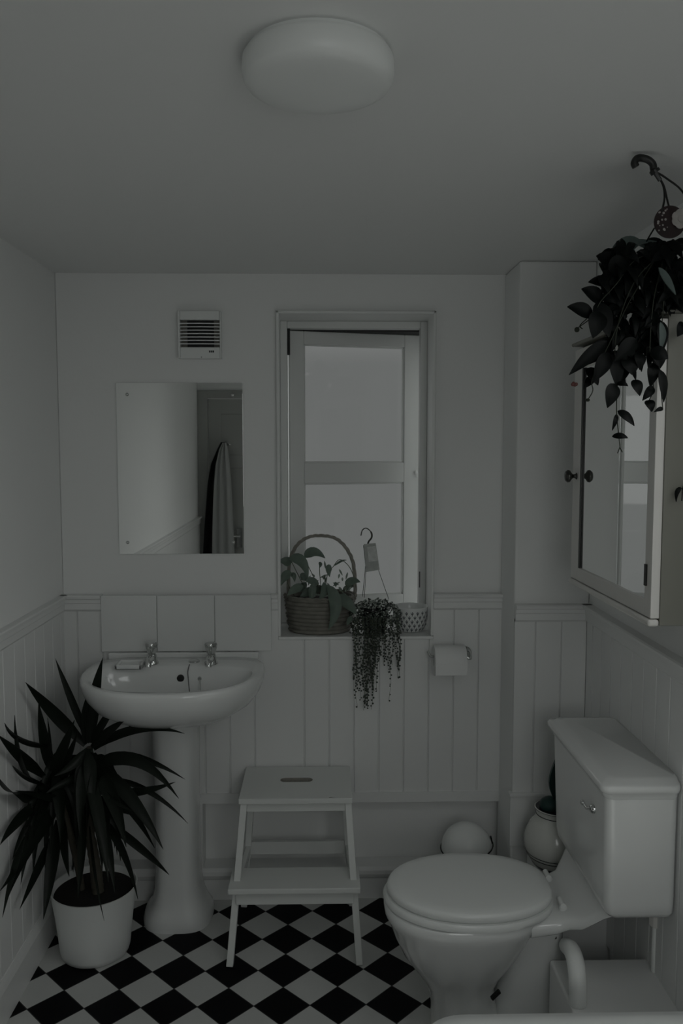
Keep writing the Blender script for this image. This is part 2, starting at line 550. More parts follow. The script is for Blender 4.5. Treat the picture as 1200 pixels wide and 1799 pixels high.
# tiled splashback
st = thing('splashback', 'three white square tiles on the wall behind the basin', 'tiles', ((SPX0 + SPX1) / 2, YP, 0.86))
e = [SPX0, at(277, 1100, Y=YP).x, at(378, 1100, Y=YP).x, SPX1]
for i in range(3):
    MB().box(e[i] + 0.0007, e[i + 1] - 0.0007, YP - 0.012, YP, 0.927, ZD - 0.002).build('tile', 'ceramic', st, bevel=0.002)

# ------------------------------------------------------------------ window in the far wall
win = struct(thing('window_1', 'tall white painted window standing ajar above the plant sill', 'window', ((WX0 + WX1) / 2, WD, WZ0)))
for k_ in ('label', 'category'): del win[k_]
SILL_Y0 = YP - 0.004
MB().box(WX0 - 0.0, WX1 + 0.0, SILL_Y0, 3.20, WZ0 - 0.012, WZ0).build('window_sill', 'wood_window', win, bevel=0.003)
FW = 0.027
fx0, fx1 = WX0 + FW, WX1 - FW
fz0, fz1 = WZ0 + 0.03, WZ1 - FW
fm = MB()
fm.box(WX0, fx0, WD, WD + 0.05, WZ0, WZ1).box(fx1, WX1, WD, WD + 0.05, WZ0, WZ1)
fm.box(fx0, fx1, WD, WD + 0.05, WZ0, fz0).box(fx0, fx1, WD, WD + 0.05, fz1, WZ1)
fm.build('window_frame', 'wood_window', win, bevel=0.003)
# painted architrave bead lining the opening
am = MB()
am.box(WX0 - 0.002, WX0 + 0.010, YP, YP + 0.02, WZ0, WZ1 + 0.002).box(WX1 - 0.010, WX1 + 0.002, YP, YP + 0.02, WZ0, WZ1 + 0.002)
am.box(WX0 - 0.002, WX1 + 0.002, YP, YP + 0.02, WZ1 - 0.010, WZ1 + 0.002)
am.build('architrave', 'wood_window', win, bevel=0.004)
# sash hinged on the left, swung a little outwards
HX, HY = at(511, 830, Y=WD + 0.03).x, WD + 0.035
A_OPEN = math.radians(14)
TS = Matrix.Translation((HX - 0.004, HY, 0)) @ Matrix.Rotation(A_OPEN, 4, 'Z')
def sash_s(px):   # distance along the sash for a photo column
    d = RM @ Vector(((px - 600) / F_PX, 0.0, -1.0))
    u = Vector((math.cos(A_OPEN), math.sin(A_OPEN)))
    return (HX * d.y - HY * d.x) / (u.y * d.x - u.x * d.y)
SWD = sash_s(739)
s0, s1 = sash_s(537), sash_s(711)
sz0, sz1 = fz0 + 0.004, fz1 - 0.004
gz0, gz1 = sz0 + 0.052, at(537, 604, Y=HY + 0.01).z
tz0, tz1 = at(560, 849, Y=HY + 0.03).z, at(560, 813, Y=HY + 0.03).z
T3 = 0.038
sm = MB()
sm.box(0, s0, -0.0, T3, sz0, sz1, T=TS).box(s1, SWD, -0.0, T3, sz0, sz1, T=TS)
sm.box(s0, s1, 0, T3, sz0, gz0, T=TS).box(s0, s1, 0, T3, gz1, sz1, T=TS).box(s0, s1, 0, T3, tz0, tz1, T=TS)
sash = sm.build('sash', 'wood_window', win, bevel=0.003)
bd = MB()
for za, zb in ((gz0, tz0), (tz1, gz1)):
    for q in ((s0, s0 + 0.006, za, zb), (s1 - 0.006, s1, za, zb), (s0, s1, za, za + 0.006), (s0, s1, zb - 0.006, zb)):
        bd.box(q[0], q[1], 0.008, 0.016, q[2], q[3], T=TS)
bd.build('glazing_bead', 'wood_window', sash)
for za, zb in ((gz0, tz0), (tz1, gz1)):
    MB().box(s0 - 0.004, s1 + 0.004, 0.018, 0.022, za - 0.004, zb + 0.004, T=TS).build('window_pane', 'glass', sash)
lt = MB()
c = TS @ Vector((SWD - 0.02, -0.004, (tz0 + tz1) / 2))
lt.sphere(c, 0.007, 10, 8).bar(c, c + Vector((0.004, -0.004, -0.022)), 0.006, 0.004)
lt.build('window_catch', 'wood_window', sash, smooth=True)
sty = MB()   # casement stay on the sill side
pS = at(737, 1032, Y=WD - 0.004)
sty.bar(pS, pS + Vector((0, 0, 0.062)), 0.004, 0.004)
sty.build('window_stay', 'wire', win)
hm = MB()
pH = at(507, 600, Y=WD + 0.02)
hm.box(fx0 + 0.000, fx0 + 0.010, WD + 0.012, WD + 0.03, pH.z - 0.05, fz1)
hm.build('hinge_gap_shade', 'dark', win)  # dark strip stands for the shade in the hinge gap
# outer lintel and drip board above the opening sash, shade put into their dark colour
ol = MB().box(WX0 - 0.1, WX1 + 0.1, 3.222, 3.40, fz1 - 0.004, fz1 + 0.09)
ol.build('outer_lintel', 'lintel_shade', win)

# unseen window added in the rear wall to let in fill light
w2 = struct(bpy.data.objects.new('added_rear_window', None)); COL.objects.link(w2); w2.location = (0.41, YR - 0.05, SW[2]); OFF[w2.name] = Vector(w2.location)
m2 = MB()
x0, x1, z0, z1 = SW
for q in ((x0, x0 + 0.04, z0, z1), (x1 - 0.04, x1, z0, z1), (x0, x1, z0, z0 + 0.04), (x0, x1, z1 - 0.04, z1)):
    m2.box(q[0], q[1], YR - 0.08, YR - 0.04, q[2], q[3])
m2.build('window_frame', 'wood_window', w2)
MB().box(x0 + 0.035, x1 - 0.035, YR - 0.062, YR - 0.058, z0 + 0.035, z1 - 0.035).build('window_pane', 'glass', w2)

w3 = struct(bpy.data.objects.new('added_side_window', None)); COL.objects.link(w3); w3.location = (XR + 0.1, 1.16, RW[2]); OFF[w3.name] = Vector(w3.location)  # unseen window added over the bath for more fill light
m2 = MB()
y0, y1, z0, z1 = RW
for q in ((y0, y0 + 0.04, z0, z1), (y1 - 0.04, y1, z0, z1), (y0, y1, z0, z0 + 0.04), (y0, y1, z1 - 0.04, z1)):
    m2.box(XR + 0.10, XR + 0.14, q[0], q[1], q[2], q[3])
m2.build('window_frame', 'wood_window', w3)
MB().box(XR + 0.118, XR + 0.122, y0 + 0.035, y1 - 0.035, z0 + 0.035, z1 - 0.035).build('window_pane', 'glass', w3)

# ------------------------------------------------------------------ door in the rear wall
dr_ = struct(bpy.data.objects.new('door_1', None)); COL.objects.link(dr_); dr_.location = ((DX0 + DX1) / 2, YR, 0); OFF[dr_.name] = Vector(dr_.location)
dm = MB()
dx0, dx1 = DX0 + 0.004, DX1 - 0.004
dm.box(dx0, dx1, YR - 0.045, YR - 0.012, 0.006, DZ - 0.004)
cols = [(dx0, dx0 + 0.10), ((dx0 + dx1) / 2 - 0.045, (dx0 + dx1) / 2 + 0.045), (dx1 - 0.10, dx1)]
for a, b in cols: dm.box(a, b, YR - 0.012, YR - 0.002, 0.006, DZ - 0.004)
for a, b in ((0.006, 0.2), (0.88, 1.02), (1.50, 1.60), (DZ - 0.12, DZ - 0.004)): dm.box(dx0, dx1, YR - 0.012, YR - 0.0025, a, b)
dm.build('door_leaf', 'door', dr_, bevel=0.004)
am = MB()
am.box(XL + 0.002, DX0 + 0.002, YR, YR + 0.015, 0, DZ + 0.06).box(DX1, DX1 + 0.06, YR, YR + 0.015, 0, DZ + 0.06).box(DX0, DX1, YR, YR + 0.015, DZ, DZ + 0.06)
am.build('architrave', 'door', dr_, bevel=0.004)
def rearp(px, py, off=0.0):     # point on the rear wall as seen in the far-wall mirror
    YM = YW - 0.012
    v = at(px, py, Y=2 * YM - (YR + off))
    return Vector((v.x, YR + off, v.z))
hp = rearp(424, 945, 0.03)
hd = MB()
hd.box(hp.x - 0.02, hp.x + 0.02, YR, YR + 0.008, hp.z - 0.09, hp.z + 0.06)
hd.tube([(hp.x, YR, hp.z), (hp.x, YR + 0.04, hp.z), (hp.x - 0.02, YR + 0.045, hp.z), (hp.x - 0.10, YR + 0.045, hp.z)], 0.009)
hd.build('door_handle', 'chrome', dr_, smooth=True)
for z in (1.45, 0.3):
    MB().tube([(DX0 + 0.003, YR + 0.006, z - 0.04), (DX0 + 0.003, YR + 0.006, z + 0.04)], 0.006).build('door_hinge', 'chrome', dr_, smooth=True)
kp = rearp(400, 779, 0.03)
hk = thing('coat_hook', 'small chrome hook high on the panelled door, seen in the mirror', 'hook', (kp.x, YR, kp.z))
hb = MB(); hb.lathe([(0.014, 0), (0.014, 0.006)], (kp.x, YR - 0.002, kp.z), 14, axis=(0, 1, 0))
hb.tube([(kp.x, YR, kp.z), (kp.x, YR + 0.05, kp.z), (kp.x, YR + 0.06, kp.z + 0.015)], 0.006).tube([(kp.x, YR, kp.z - 0.01), (kp.x + 0.03, YR + 0.04, kp.z - 0.005)], 0.005)
hb.build('hook_arm', 'chrome', hk, smooth=True)


def drape(name, m, label, catg, L, R_, off, seedv):
    """cloth hanging from the hook: L,R_ lists of mirror-photo points down its two edges"""
    random.seed(seedv)
    rings = []
    nn = 16
    for (lx, ly), (rx, ry) in zip(L, R_):
        a, b = rearp(lx, ly, off), rearp(rx, ry, off)
        fr_, bk = [], []
        for j in range(nn + 1):
            s = j / nn
            p = a.lerp(b, s)
            wv_ = 0.010 * math.sin(s * PI * 5 + seedv)
            fr_.append(p + Vector((0, 0.018 + wv_, 0)))
            bk.append(p + Vector((0, -0.010 + wv_ * 0.4, 0)))
        rings.append(fr_ + bk[::-1])
    mb = MB(); mb.loft(rings, True, True)
    o = mb.build(name, m, smooth=True)
    return tag(o, label, catg)


drape('bathrobe', 'robe', 'black bathrobe hanging behind the white towel in the mirror', 'bathrobe',
      [(391, 776), (384, 790), (373, 815), (367, 850), (364, 890), (361, 930), (358, 985), (355, 1150), (354, 1300)],
      [(398, 776), (400, 790), (400, 815), (400, 850), (400, 890), (400, 930), (400, 985), (400, 1150), (400, 1300)], 0.040, 1)
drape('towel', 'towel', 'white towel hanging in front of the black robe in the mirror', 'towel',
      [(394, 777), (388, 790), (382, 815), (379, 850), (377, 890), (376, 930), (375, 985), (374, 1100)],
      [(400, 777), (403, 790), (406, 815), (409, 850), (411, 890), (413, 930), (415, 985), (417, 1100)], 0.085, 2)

# ------------------------------------------------------------------ wall mirror
a, b = at(203, 672, Y=YW - 0.008), at(429, 973, Y=YW - 0.008)
mr = thing('wall_mirror', 'frameless rectangular mirror screwed to the wall above the basin', 'mirror', ((a.x + b.x) / 2, YW, b.z))
MB().box(a.x, b.x, YW - 0.007, YW - 0.001, b.z, a.z).build('mirror_glass', 'mirror', mr, bevel=0.0012, seg=1)
MB().box(a.x + 0.004, b.x - 0.004, YW - 0.002, YW, b.z + 0.004, a.z - 0.004).build('backing', 'dark', mr)
for px, py in ((223, 693), (409, 694), (224, 953), (410, 953)):
    p = at(px, py, Y=YW - 0.008)
    MB().lathe([(0.006, 0), (0.0055, 0.002), (0.003, 0.004)], (p.x, YW - 0.007, p.z), 14, axis=(0, -1, 0)).build('mirror_screw', 'chrome', mr, smooth=True)

# ------------------------------------------------------------------ extractor fan
a, b = at(312, 546, Y=YW - 0.03), at(389, 630, Y=YW - 0.03)
fn = thing('extractor_fan', 'square white extractor fan with dark slatted grille above the mirror', 'extractor fan', ((a.x + b.x) / 2, YW, b.z))
cx, cz = (a.x + b.x) / 2, (a.z + b.z) / 2
ga, gb = at(316, 562, Y=YW - 0.035), at(386, 610, Y=YW - 0.035)
fb = MB()
D0, D1 = YW - 0.036, YW
fb.box(a.x, ga.x, D0, D1, b.z, a.z).box(gb.x, b.x, D0, D1, b.z, a.z).box(ga.x, gb.x, D0, D1, ga.z, a.z).box(ga.x, gb.x, D0, D1, b.z, gb.z)
fb.build('housing', 'plastic', fn, bevel=0.005)
MB().box(ga.x, gb.x, YW - 0.010, YW, gb.z, ga.z).build('back_plate', 'wickerd', fn)
MB().box(ga.x + 0.022, gb.x - 0.022, YW - 0.014, YW - 0.0105, gb.z, ga.z).build('air_duct', 'blackp', fn)
for k in range(7):
    z = gb.z + (ga.z - gb.z) * (k + 1) / 8
    pts = []
    for j in range(9):
        s = j / 8
        pts.append(Vector((ga.x + (gb.x - ga.x) * s, D0 + 0.001 - 0.004 * math.sin(PI * s), z)))
    q = MB()
    q.loft([[p + Vector((0, -0.001, -0.0022)), p + Vector((0, 0.016, -0.0005)), p + Vector((0, 0.016, 0.0017)), p + Vector((0, -0.001, 0.0012))] for p in pts])
    q.build('slat', 'plastic', fn)
p0 = at(371.5, 617.5, Y=D0)
lg = MB()
for i in range(3):
    x = p0.x - 0.0085 + i * 0.0062
    lg.box(x, x + 0.0048, D0 - 0.0005, D0 + 0.002, p0.z - 0.0035, p0.z + 0.0035)
lg.build('maker_badge', 'blackp', fn)
p0 = at(354, 629, Y=D0)
MB().lathe([(0.003, 0), (0.002, 0.002)], (p0.x, D0 + 0.001, p0.z + 0.003), 10, axis=(0, -1, 0)).build('screw', 'chrome', fn)

# ------------------------------------------------------------------ ceiling lamp
nr = at(560, 26, Z=ZC); LB_ = at(560, 203, Z=ZC - 0.047)
r_l = (LB_.y - nr.y) / 2 + 0.001
cl_c = Vector((at(559, 110, Z=ZC - 0.03).x, (LB_.y + nr.y) / 2, ZC))
cl = thing('ceiling_lamp', 'round white flush lamp on the ceiling', 'ceiling lamp', cl_c)
MB().lathe([(r_l - 0.008, 0), (r_l - 0.008, -0.012)], cl_c, 64).build('lamp_base', 'plastic', cl, smooth=True)
prof = [(r_l - 0.004, -0.006), (r_l, -0.012), (r_l + 0.001, -0.028), (r_l - 0.001, -0.040), (r_l - 0.006, -0.047), (r_l - 0.018, -0.052), (r_l - 0.045, -0.055), (r_l * 0.4, -0.057), (0.003, -0.0575)]
MB().lathe(prof, cl_c, 64).build('lamp_shade', 'opal', cl, smooth=True)

# ------------------------------------------------------------------ basin and pedestal
BX, BZ = at(308, 1190, Y=2.75).x, 0.910
HWB = 0.302
YF = 2.445
def bas_ring(s, z, dy=0.0, n=56, cx=None, cy=None):
    """D shaped outline; s scales about (BX, cy)"""
    cy0 = 2.74
    out = []
    for j in range(n):
        a_ = 2 * PI * j / n
        c_, s_ = math.cos(a_), math.sin(a_)
        x = HWB * math.copysign(abs(c_) ** 0.86, c_)
        if s_ < 0:
            y = (cy0 - YF) * -1 * abs(s_) ** 0.92
        else:
            x = HWB * math.copysign(abs(c_) ** 0.55, c_)
            x *= 1 - 0.06 * s_
            y = (YP - 0.012 - cy0) * abs(s_) ** 0.5
        ry = y * s if y < 0 else y * (s if s > 0.95 else (s * 0.9 + 0.1))
        out.append(Vector((BX + x * s, cy0 + ry + dy, z)))
    return out
def bowl_ring(a_x, yf, yb, z, n=56):
    out = []
    for j in range(n):
        a_ = 2 * PI * j / n
        c_, s_ = math.cos(a_), math.sin(a_)
        cy0 = 2.70
        x = a_x * math.copysign(abs(c_) ** 0.8, c_)
        y = (cy0 - yf) * -abs(s_) ** 0.9 if s_ < 0 else (yb - cy0) * abs(s_) ** 0.75
        out.append(Vector((BX + x, cy0 + y, z)))
    return out
bs_ = thing('washbasin', 'white ceramic washbasin on its pedestal below the mirror', 'washbasin', (BX, YP, BZ - 0.15))
rings = [bas_ring(0.28, BZ - 0.155, 0.0), bas_ring(0.50, BZ - 0.150), bas_ring(0.70, BZ - 0.132), bas_ring(0.86, BZ - 0.100), bas_ring(0.955, BZ - 0.062),
         bas_ring(0.993, BZ - 0.030), bas_ring(1.0, BZ - 0.012), bas_ring(0.990, BZ - 0.002), bas_ring(0.975, BZ + 0.001),
         bowl_ring(0.268, 2.478, 2.800, BZ), bowl_ring(0.262, 2.484, 2.795, BZ - 0.006), bowl_ring(0.252, 2.50, 2.788, BZ - 0.04),
         bowl_ring(0.225, 2.53, 2.775, BZ - 0.085), bowl_ring(0.16, 2.58, 2.75, BZ - 0.122), bowl_ring(0.06, 2.64, 2.72, BZ - 0.135), bowl_ring(0.01, 2.68, 2.70, BZ - 0.137)]
body = MB().loft(rings).build('bowl', 'ceramic', bs_, smooth=True)
up = MB().box(BX - 0.265, BX + 0.27, YP - 0.028, YP - 0.0125, BZ - 0.01, BZ + 0.016).build('upstand', 'ceramic', bs_, bevel=0.006, seg=3)
p = at(318, 1190.5, Y=2.794)
MB().lathe([(0.0125, 0), (0.0125, 0.014), (0.011, 0.0145)], (p.x, 2.798, p.z), 20, axis=(0, -1, 0)).build('overflow_hole', 'dark', bs_, smooth=True)
# soap tray moulded on the left of the deck
a, b = at(200, 1158, Z=BZ + 0.008), at(252, 1174, Z=BZ + 0.008)
sx0, sx1 = at(203, 1170, Z=BZ + 0.006).x, at(250, 1170, Z=BZ + 0.006).x
sy0 = at(225, 1171, Z=BZ + 0.008).y
tm = MB(); tm.box(sx0, sx1, sy0, sy0 + 0.012, BZ - 0.004, BZ + 0.012).box(sx0, sx1, sy0 + 0.07, sy0 + 0.08, BZ - 0.004, BZ + 0.012)
tm.box(sx0, sx0 + 0.01, sy0, sy0 + 0.08, BZ - 0.004, BZ + 0.012).box(sx1 - 0.01, sx1, sy0, sy0 + 0.08, BZ - 0.004, BZ + 0.012).box(sx0, sx1, sy0, sy0 + 0.08, BZ - 0.004, BZ + 0.003)
tm.build('soap_tray', 'ceramic', bs_, bevel=0.003)

for i, (px, lab) in enumerate(((267, 'chrome pillar tap on the left of the basin, beside the soap tray'), (371, 'chrome pillar tap on the right of the basin, beside the plug stay'))):
    p = at(px, 1166, Z=BZ)
    tp = thing('pillar_tap', lab, 'tap', (p.x, p.y, BZ), 'pair of basin taps')
    x, y = p.x, p.y
    bm_ = MB(); bm_.lathe([(0.023, 0), (0.023, 0.006), (0.019, 0.012), (0.017, 0.028), (0.015, 0.034)], (x, y, BZ), 24)
    bm_.build('tap_body', 'chrome', tp, smooth=True)
    sp = MB(); sp.tube(cat([(x, y, BZ + 0.018), (x, y - 0.03, BZ + 0.024), (x, y - 0.055, BZ + 0.018), (x, y - 0.062, BZ + 0.004)]), [0.013] * 7 + [0.012] * 6 + [0.010] * 6, 12)
    sp.build('spout', 'chrome', tp, smooth=True)
    hm_ = MB()
    rr = []
    for (r0, h0) in ((0.010, 0.032), (0.014, 0.040), (0.019, 0.056), (0.021, 0.068), (0.018, 0.074), (0.004, 0.076)):
        rr.append([Vector((x + r0 * (1 + 0.07 * math.cos(4 * 2 * PI * j / 32)) * math.cos(2 * PI * j / 32), y + r0 * (1 + 0.07 * math.cos(4 * 2 * PI * j / 32)) * math.sin(2 * PI * j / 32), BZ + h0)) for j in range(32)])
    hm_.loft(rr).build('tap_handle', 'chrome', tp, smooth=True)
# plug stay and chain
pp = at(341, 1163, Z=BZ)
pc_ = thing('plug_chain', 'thin plug chain hanging from a small chrome stay between the taps', 'plug chain', pp)
MB().lathe([(0.020, 0), (0.020, 0.005), (0.012, 0.009), (0.006, 0.0092)], pp, 20, sy=0.8).build('chain_stay', 'chrome', pc_, smooth=True)
pts = [at(333, 1167, Z=BZ + 0.003), at(330, 1180, Y=2.782), at(331, 1195, Y=2.770), at(333, 1217, Y=2.745)]
MB().tube(cat(pts), 0.0016, 6).build('chain', 'wire', pc_, smooth=True)
p = at(351, 1192, Y=2.788)
q = MB(); q.lathe([(0.008, 0), (0.006, 0.006)], p, 12, axis=(0, -1, 0)).tube([p, at(351, 1204, Y=2.77), at(351, 1215, Y=2.76)], 0.003, 6)
q.build('plug_clip', 'chrome', pc_, smooth=True)

ped = MB()
PX = at(308, 1400, Y=2.78).x
def ped_ring(hw, yf, z):
    n = 40; out = []
    yb = YS - 0.017
    for j in range(n):
        a_ = 2 * PI * j / n; c_, s_ = math.cos(a_), math.sin(a_)
        x = hw * math.copysign(abs(c_) ** 0.6, c_); y = (0.06 if s_ > 0 else (yb - 0.06 - yf)) * math.copysign(abs(s_) ** 0.7, s_)
        out.append(Vector((PX + x, yb - 0.06 + y, z)))
    return out
yf0 = at(308, 1641, Z=0).y
ped.loft([ped_ring(0.120, yf0, 0), ped_ring(0.121, yf0 - 0.001, 0.018), ped_ring(0.115, yf0 + 0.004, 0.04), ped_ring(0.100, yf0 + 0.012, 0.06), ped_ring(0.088, yf0 + 0.02, 0.085), ped_ring(0.079, yf0 + 0.023, 0.13), ped_ring(0.0745, yf0 + 0.02, 0.22),
          ped_ring(0.074, yf0 + 0.01, 0.45), ped_ring(0.076, yf0 - 0.01, 0.68), ped_ring(0.080, yf0 - 0.03, 0.755)])
tag(ped.build('basin_pedestal', 'ceramic', smooth=True), 'white ceramic pedestal with a flared foot under the washbasin', 'pedestal')

# ------------------------------------------------------------------ step stool
SZ = 0.500
t0, t1 = at(419, 1404, Z=SZ), at(619.5, 1404, Z=SZ)
t2 = at(520, 1345.5, Z=SZ)
tb0, tb1 = at(434, 1346, Z=SZ), at(613, 1346, Z=SZ)
stl = thing('step_stool', 'white painted two-step wooden stool with a hand slot', 'stool', ((t0.x + t1.x) / 2, 2.72, 0))
def slot_plate(mb, outer, slot, z0, z1):
    n = len(slot)
    cx_ = sum(p.x for p in slot) / n; cy_ = sum(p.y for p in slot) / n
    ox0, ox1, oy0, oy1 = outer
    o2 = []
    for p in slot:
        dx, dy = (p.x - cx_), (p.y - cy_)
        # map slot outline to rectangle by angle
        k1 = 1e9
        if abs(dx) > 1e-9: k1 = min(k1, ((ox1 - cx_) if dx > 0 else (ox0 - cx_)) / dx)
        if abs(dy) > 1e-9: k1 = min(k1, ((oy1 - cy_) if dy > 0 else (oy0 - cy_)) / dy)
        o2.append(Vector((cx_ + dx * k1, cy_ + dy * k1, 0)))
    # snap nearest points to corners
    for cxr, cyr in ((ox0, oy0), (ox1, oy0), (ox1, oy1), (ox0, oy1)):
        b_ = min(range(n), key=lambda i: (o2[i].x - cxr) ** 2 + (o2[i].y - cyr) ** 2)
        o2[b_] = Vector((cxr, cyr, 0))
    def r(l, z): return [Vector((p.x, p.y, z)) for p in l]
    mb.loft([r(slot, z0), r(o2, z0), r(o2, z1), r(slot, z1)], cap=False)
    mb.loft([r(slot, z1), r(slot, z0)], cap=False, mi=1)
c0 = at(521, 1370, Z=SZ)
sl = []
hw, rr_ = (at(550, 1370, Z=SZ).x - at(493, 1370, Z=SZ).x) / 2, 0.018
for k in range(13):
    a_ = -PI / 2 + PI * k / 12; sl.append(Vector((c0.x + hw - rr_ + rr_ * math.cos(a_), c0.y + rr_ * math.sin(a_), 0)))
for k in range(1, 6): sl.append(Vector((c0.x + (hw - rr_) * (1 - k / 3), c0.y + rr_, 0)))
for k in range(13):
    a_ = PI / 2 + PI * k / 12; sl.append(Vector((c0.x - hw + rr_ + rr_ * math.cos(a_), c0.y + rr_ * math.sin(a_), 0)))
for k in range(1, 6): sl.append(Vector((c0.x - (hw - rr_) * (1 - k / 3), c0.y - rr_, 0)))
tx0, tx1 = (t0.x), (t1.x)
TYB = min(t2.y, YP - 0.012)
tpm = MB(); slot_plate(tpm, (tx0, tx1, t0.y, TYB), sl, SZ - 0.018, SZ)
tread = tpm.build('top_step', ['stool', 'wickerd'], stl, bevel=0.0015)
ck = at(583, 1401, Z=SZ + 0.0005)
cm = MB()
cm.add([ck + Vector((-0.010, 0, 0)), ck + Vector((0.000, 0.003, 0)), ck + Vector((0.016, 0.002, 0)), ck + Vector((0.002, -0.001, 0)), ck + Vector((-0.008, -0.005, 0))], [(0, 1, 3), (1, 2, 3), (0, 3, 4)])
cm.build('paint_chip', 'wickerd', tread)
# lower step
LZ = 0.250
l0, l1 = at(400, 1563, Z=LZ), at(634, 1563, Z=LZ)
lb = at(520, 1526, Z=LZ)
stp = MB().box(l0.x, l1.x, l0.y, lb.y + 0.01, LZ - 0.019, LZ)
stp.build('lower_step', 'stool', stl, bevel=0.003)
fl0, fl1 = at(403, 1702, Z=0.0), at(632, 1700, Z=0.0)
fy = fl0.y
LW, LD = 0.022, 0.034
xa, xb = tx0 + 0.016, tx1 - 0.014
xfa, xfb = fl0.x, fl1.x
def leg(a, b, name='leg'):
    q = MB(); q.bar(a, b, LW, LD, up=(0, 1, 0)); return q.build(name, 'stool', stl, bevel=0.002)
leg((xfa, fy + 0.017, 0), (xa, t0.y + 0.03, SZ - 0.018))
leg((xfb, fy + 0.017, 0), (xb, t0.y + 0.03, SZ - 0.018))
RBY = YS - 0.036
leg((xfa + 0.012, RBY, 0), (xa + 0.012, TYB - 0.045, SZ - 0.018))
leg((xfb - 0.012, RBY, 0), (xb - 0.012, TYB - 0.045, SZ - 0.018))
def rl(ya, z0, z1, x0, x1):
    q = MB(); q.box(x0, x1, ya, ya + 0.016, z0, z1); return q.build('rail', 'stool', stl, bevel=0.0015)
za = at(520, 1423, Y=t0.y + 0.03).z
rl(t0.y + 0.018, za, SZ - 0.018, xa, xb)
rl(TYB - 0.055, za, SZ - 0.018, xa + 0.012, xb - 0.012)
zb = at(520, 1589, Y=l0.y + 0.02).z
rl(l0.y + 0.02, zb, LZ - 0.019, (xa + xfa) / 2, (xb + xfb) / 2)
zr0, zr1 = at(520, 1499, Y=2.88).z, at(520, 1477, Y=2.88).z
rl(2.872, zr0, zr1, (xa + xfa) / 2 + 0.012, (xb + xfb) / 2 - 0.012)
for xx0, xx1, s_ in (((xa + xfa) / 2, (xa + xfa) / 2 + 0.012, 1), ((xb + xfb) / 2, (xb + xfb) / 2 - 0.012, -1)):
    q = MB(); q.bar((xx0, l0.y + 0.05, LZ - 0.035), (xx1, 2.88, LZ - 0.035), 0.016, 0.032, up=(0, 0, 1)); q.build('rail', 'stool', stl, bevel=0.0015)

# ------------------------------------------------------------------ toilet
TY = 2.257
toi = thing('toilet', 'white ceramic close-coupled toilet with its lid down, before the right wall', 'toilet', (0.42, TY, 0))
def el(x0, x1, b, z, yc=TY, n=56, p=0.85):
    cx_, a_ = (x0 + x1) / 2, (x1 - x0) / 2
    out = []
    for j in range(n):
        t_ = 2 * PI * j / n; c_, s_ = math.cos(t_), math.sin(t_)
        out.append(Vector((cx_ + a_ * math.copysign(abs(c_) ** p, c_), yc + b * math.copysign(abs(s_) ** p, s_), z)))
    return out
def lidring(x0, x1, b, z, n=72):
    """egg outline, nose at x0, cut straight at x1"""
    out = []
    xm = x0 + (x1 - x0) * 0.50
    for j in range(n):
        t_ = 2 * PI * j / n; c_, s_ = math.cos(t_), math.sin(t_)
        if c_ < 0:
            x = xm + (xm - x0) * c_; y = b * s_
        else:
            q_ = abs(c_) ** 0.70
            x = xm + (x1 - xm) * q_
            y = b * math.copysign(abs(s_) ** 0.66, s_) * (1 - 0.22 * q_ ** 2)
        out.append(Vector((x, TY + y, z)))
    return out
LT = 0.424           # top of the lid
bw = MB()
bw.loft([el(0.305, 0.50, 0.098, 0.0), el(0.306, 0.50, 0.095, 0.045), el(0.303, 0.487, 0.088, 0.09), el(0.290, 0.485, 0.092, 0.13), el(0.262, 0.505, 0.108, 0.17), el(0.222, 0.545, 0.135, 0.225),
         el(0.196, 0.575, 0.155, 0.28), el(0.180, 0.60, 0.168, 0.325), el(0.170, 0.612, 0.176, 0.343), el(0.168, 0.615, 0.178, 0.362), el(0.175, 0.61, 0.173, 0.371)])
bw.loft([el(0.46, 0.692, 0.098, 0.0, p=0.6), el(0.465, 0.692, 0.095, 0.035, p=0.6), el(0.485, 0.700, 0.082, 0.07, p=0.6), el(0.490, 0.700, 0.080, 0.14, p=0.6), el(0.51, 0.690, 0.080, 0.20, p=0.6), el(0.52, 0.672, 0.086, 0.26, p=0.6), el(0.48, 0.672, 0.10, 0.32, p=0.6), el(0.48, 0.68, 0.115, 0.36, p=0.6)])
# saddle that carries the cistern
def neck(x, hw, z0, z1, yc=TY - 0.02):
    n = 28; out = []
    for j in range(n):
        t_ = 2 * PI * j / n; c_, s_ = math.cos(t_), math.sin(t_)
        out.append(Vector((x, yc + hw * math.copysign(abs(c_) ** 0.5, c_), (z0 + z1) / 2 + (z1 - z0) / 2 * math.copysign(abs(s_) ** 0.6, s_))))
    return out
bw.loft([neck(0.56, 0.130, 0.315, 0.372, TY), neck(0.63, 0.125, 0.322, 0.374, TY), neck(0.665, 0.125, 0.335, 0.384, TY), neck(0.69, 0.135, 0.352, 0.405), neck(0.715, 0.155, 0.375, 0.44), neck(0.735, 0.175, 0.40, 0.468), neck(0.765, 0.19, 0.425, 0.472), neck(0.84, 0.19, 0.44, 0.472)])
bw.build('pan', 'ceramic', toi, smooth=True)
st2 = MB().loft([lidring(0.176, 0.640, 0.172, 0.371), lidring(0.168, 0.642, 0.180, 0.375), lidring(0.166, 0.642, 0.182, 0.386), lidring(0.172, 0.642, 0.177, 0.394), lidring(0.20, 0.62, 0.15, 0.394)])
st2.build('seat', 'plastic', toi, smooth=True)
ld = MB().loft([lidring(0.186, 0.632, 0.164, LT - 0.0295), lidring(0.181, 0.637, 0.169, LT - 0.028), lidring(0.177, 0.640, 0.173, LT - 0.022), lidring(0.177, 0.640, 0.173, LT - 0.012), lidring(0.180, 0.638, 0.170, LT - 0.006), lidring(0.186, 0.633, 0.164, LT - 0.002),
                lidring(0.21, 0.61, 0.14, LT), lidring(0.30, 0.52, 0.06, LT + 0.002), lidring(0.38, 0.44, 0.012, LT + 0.0022)])
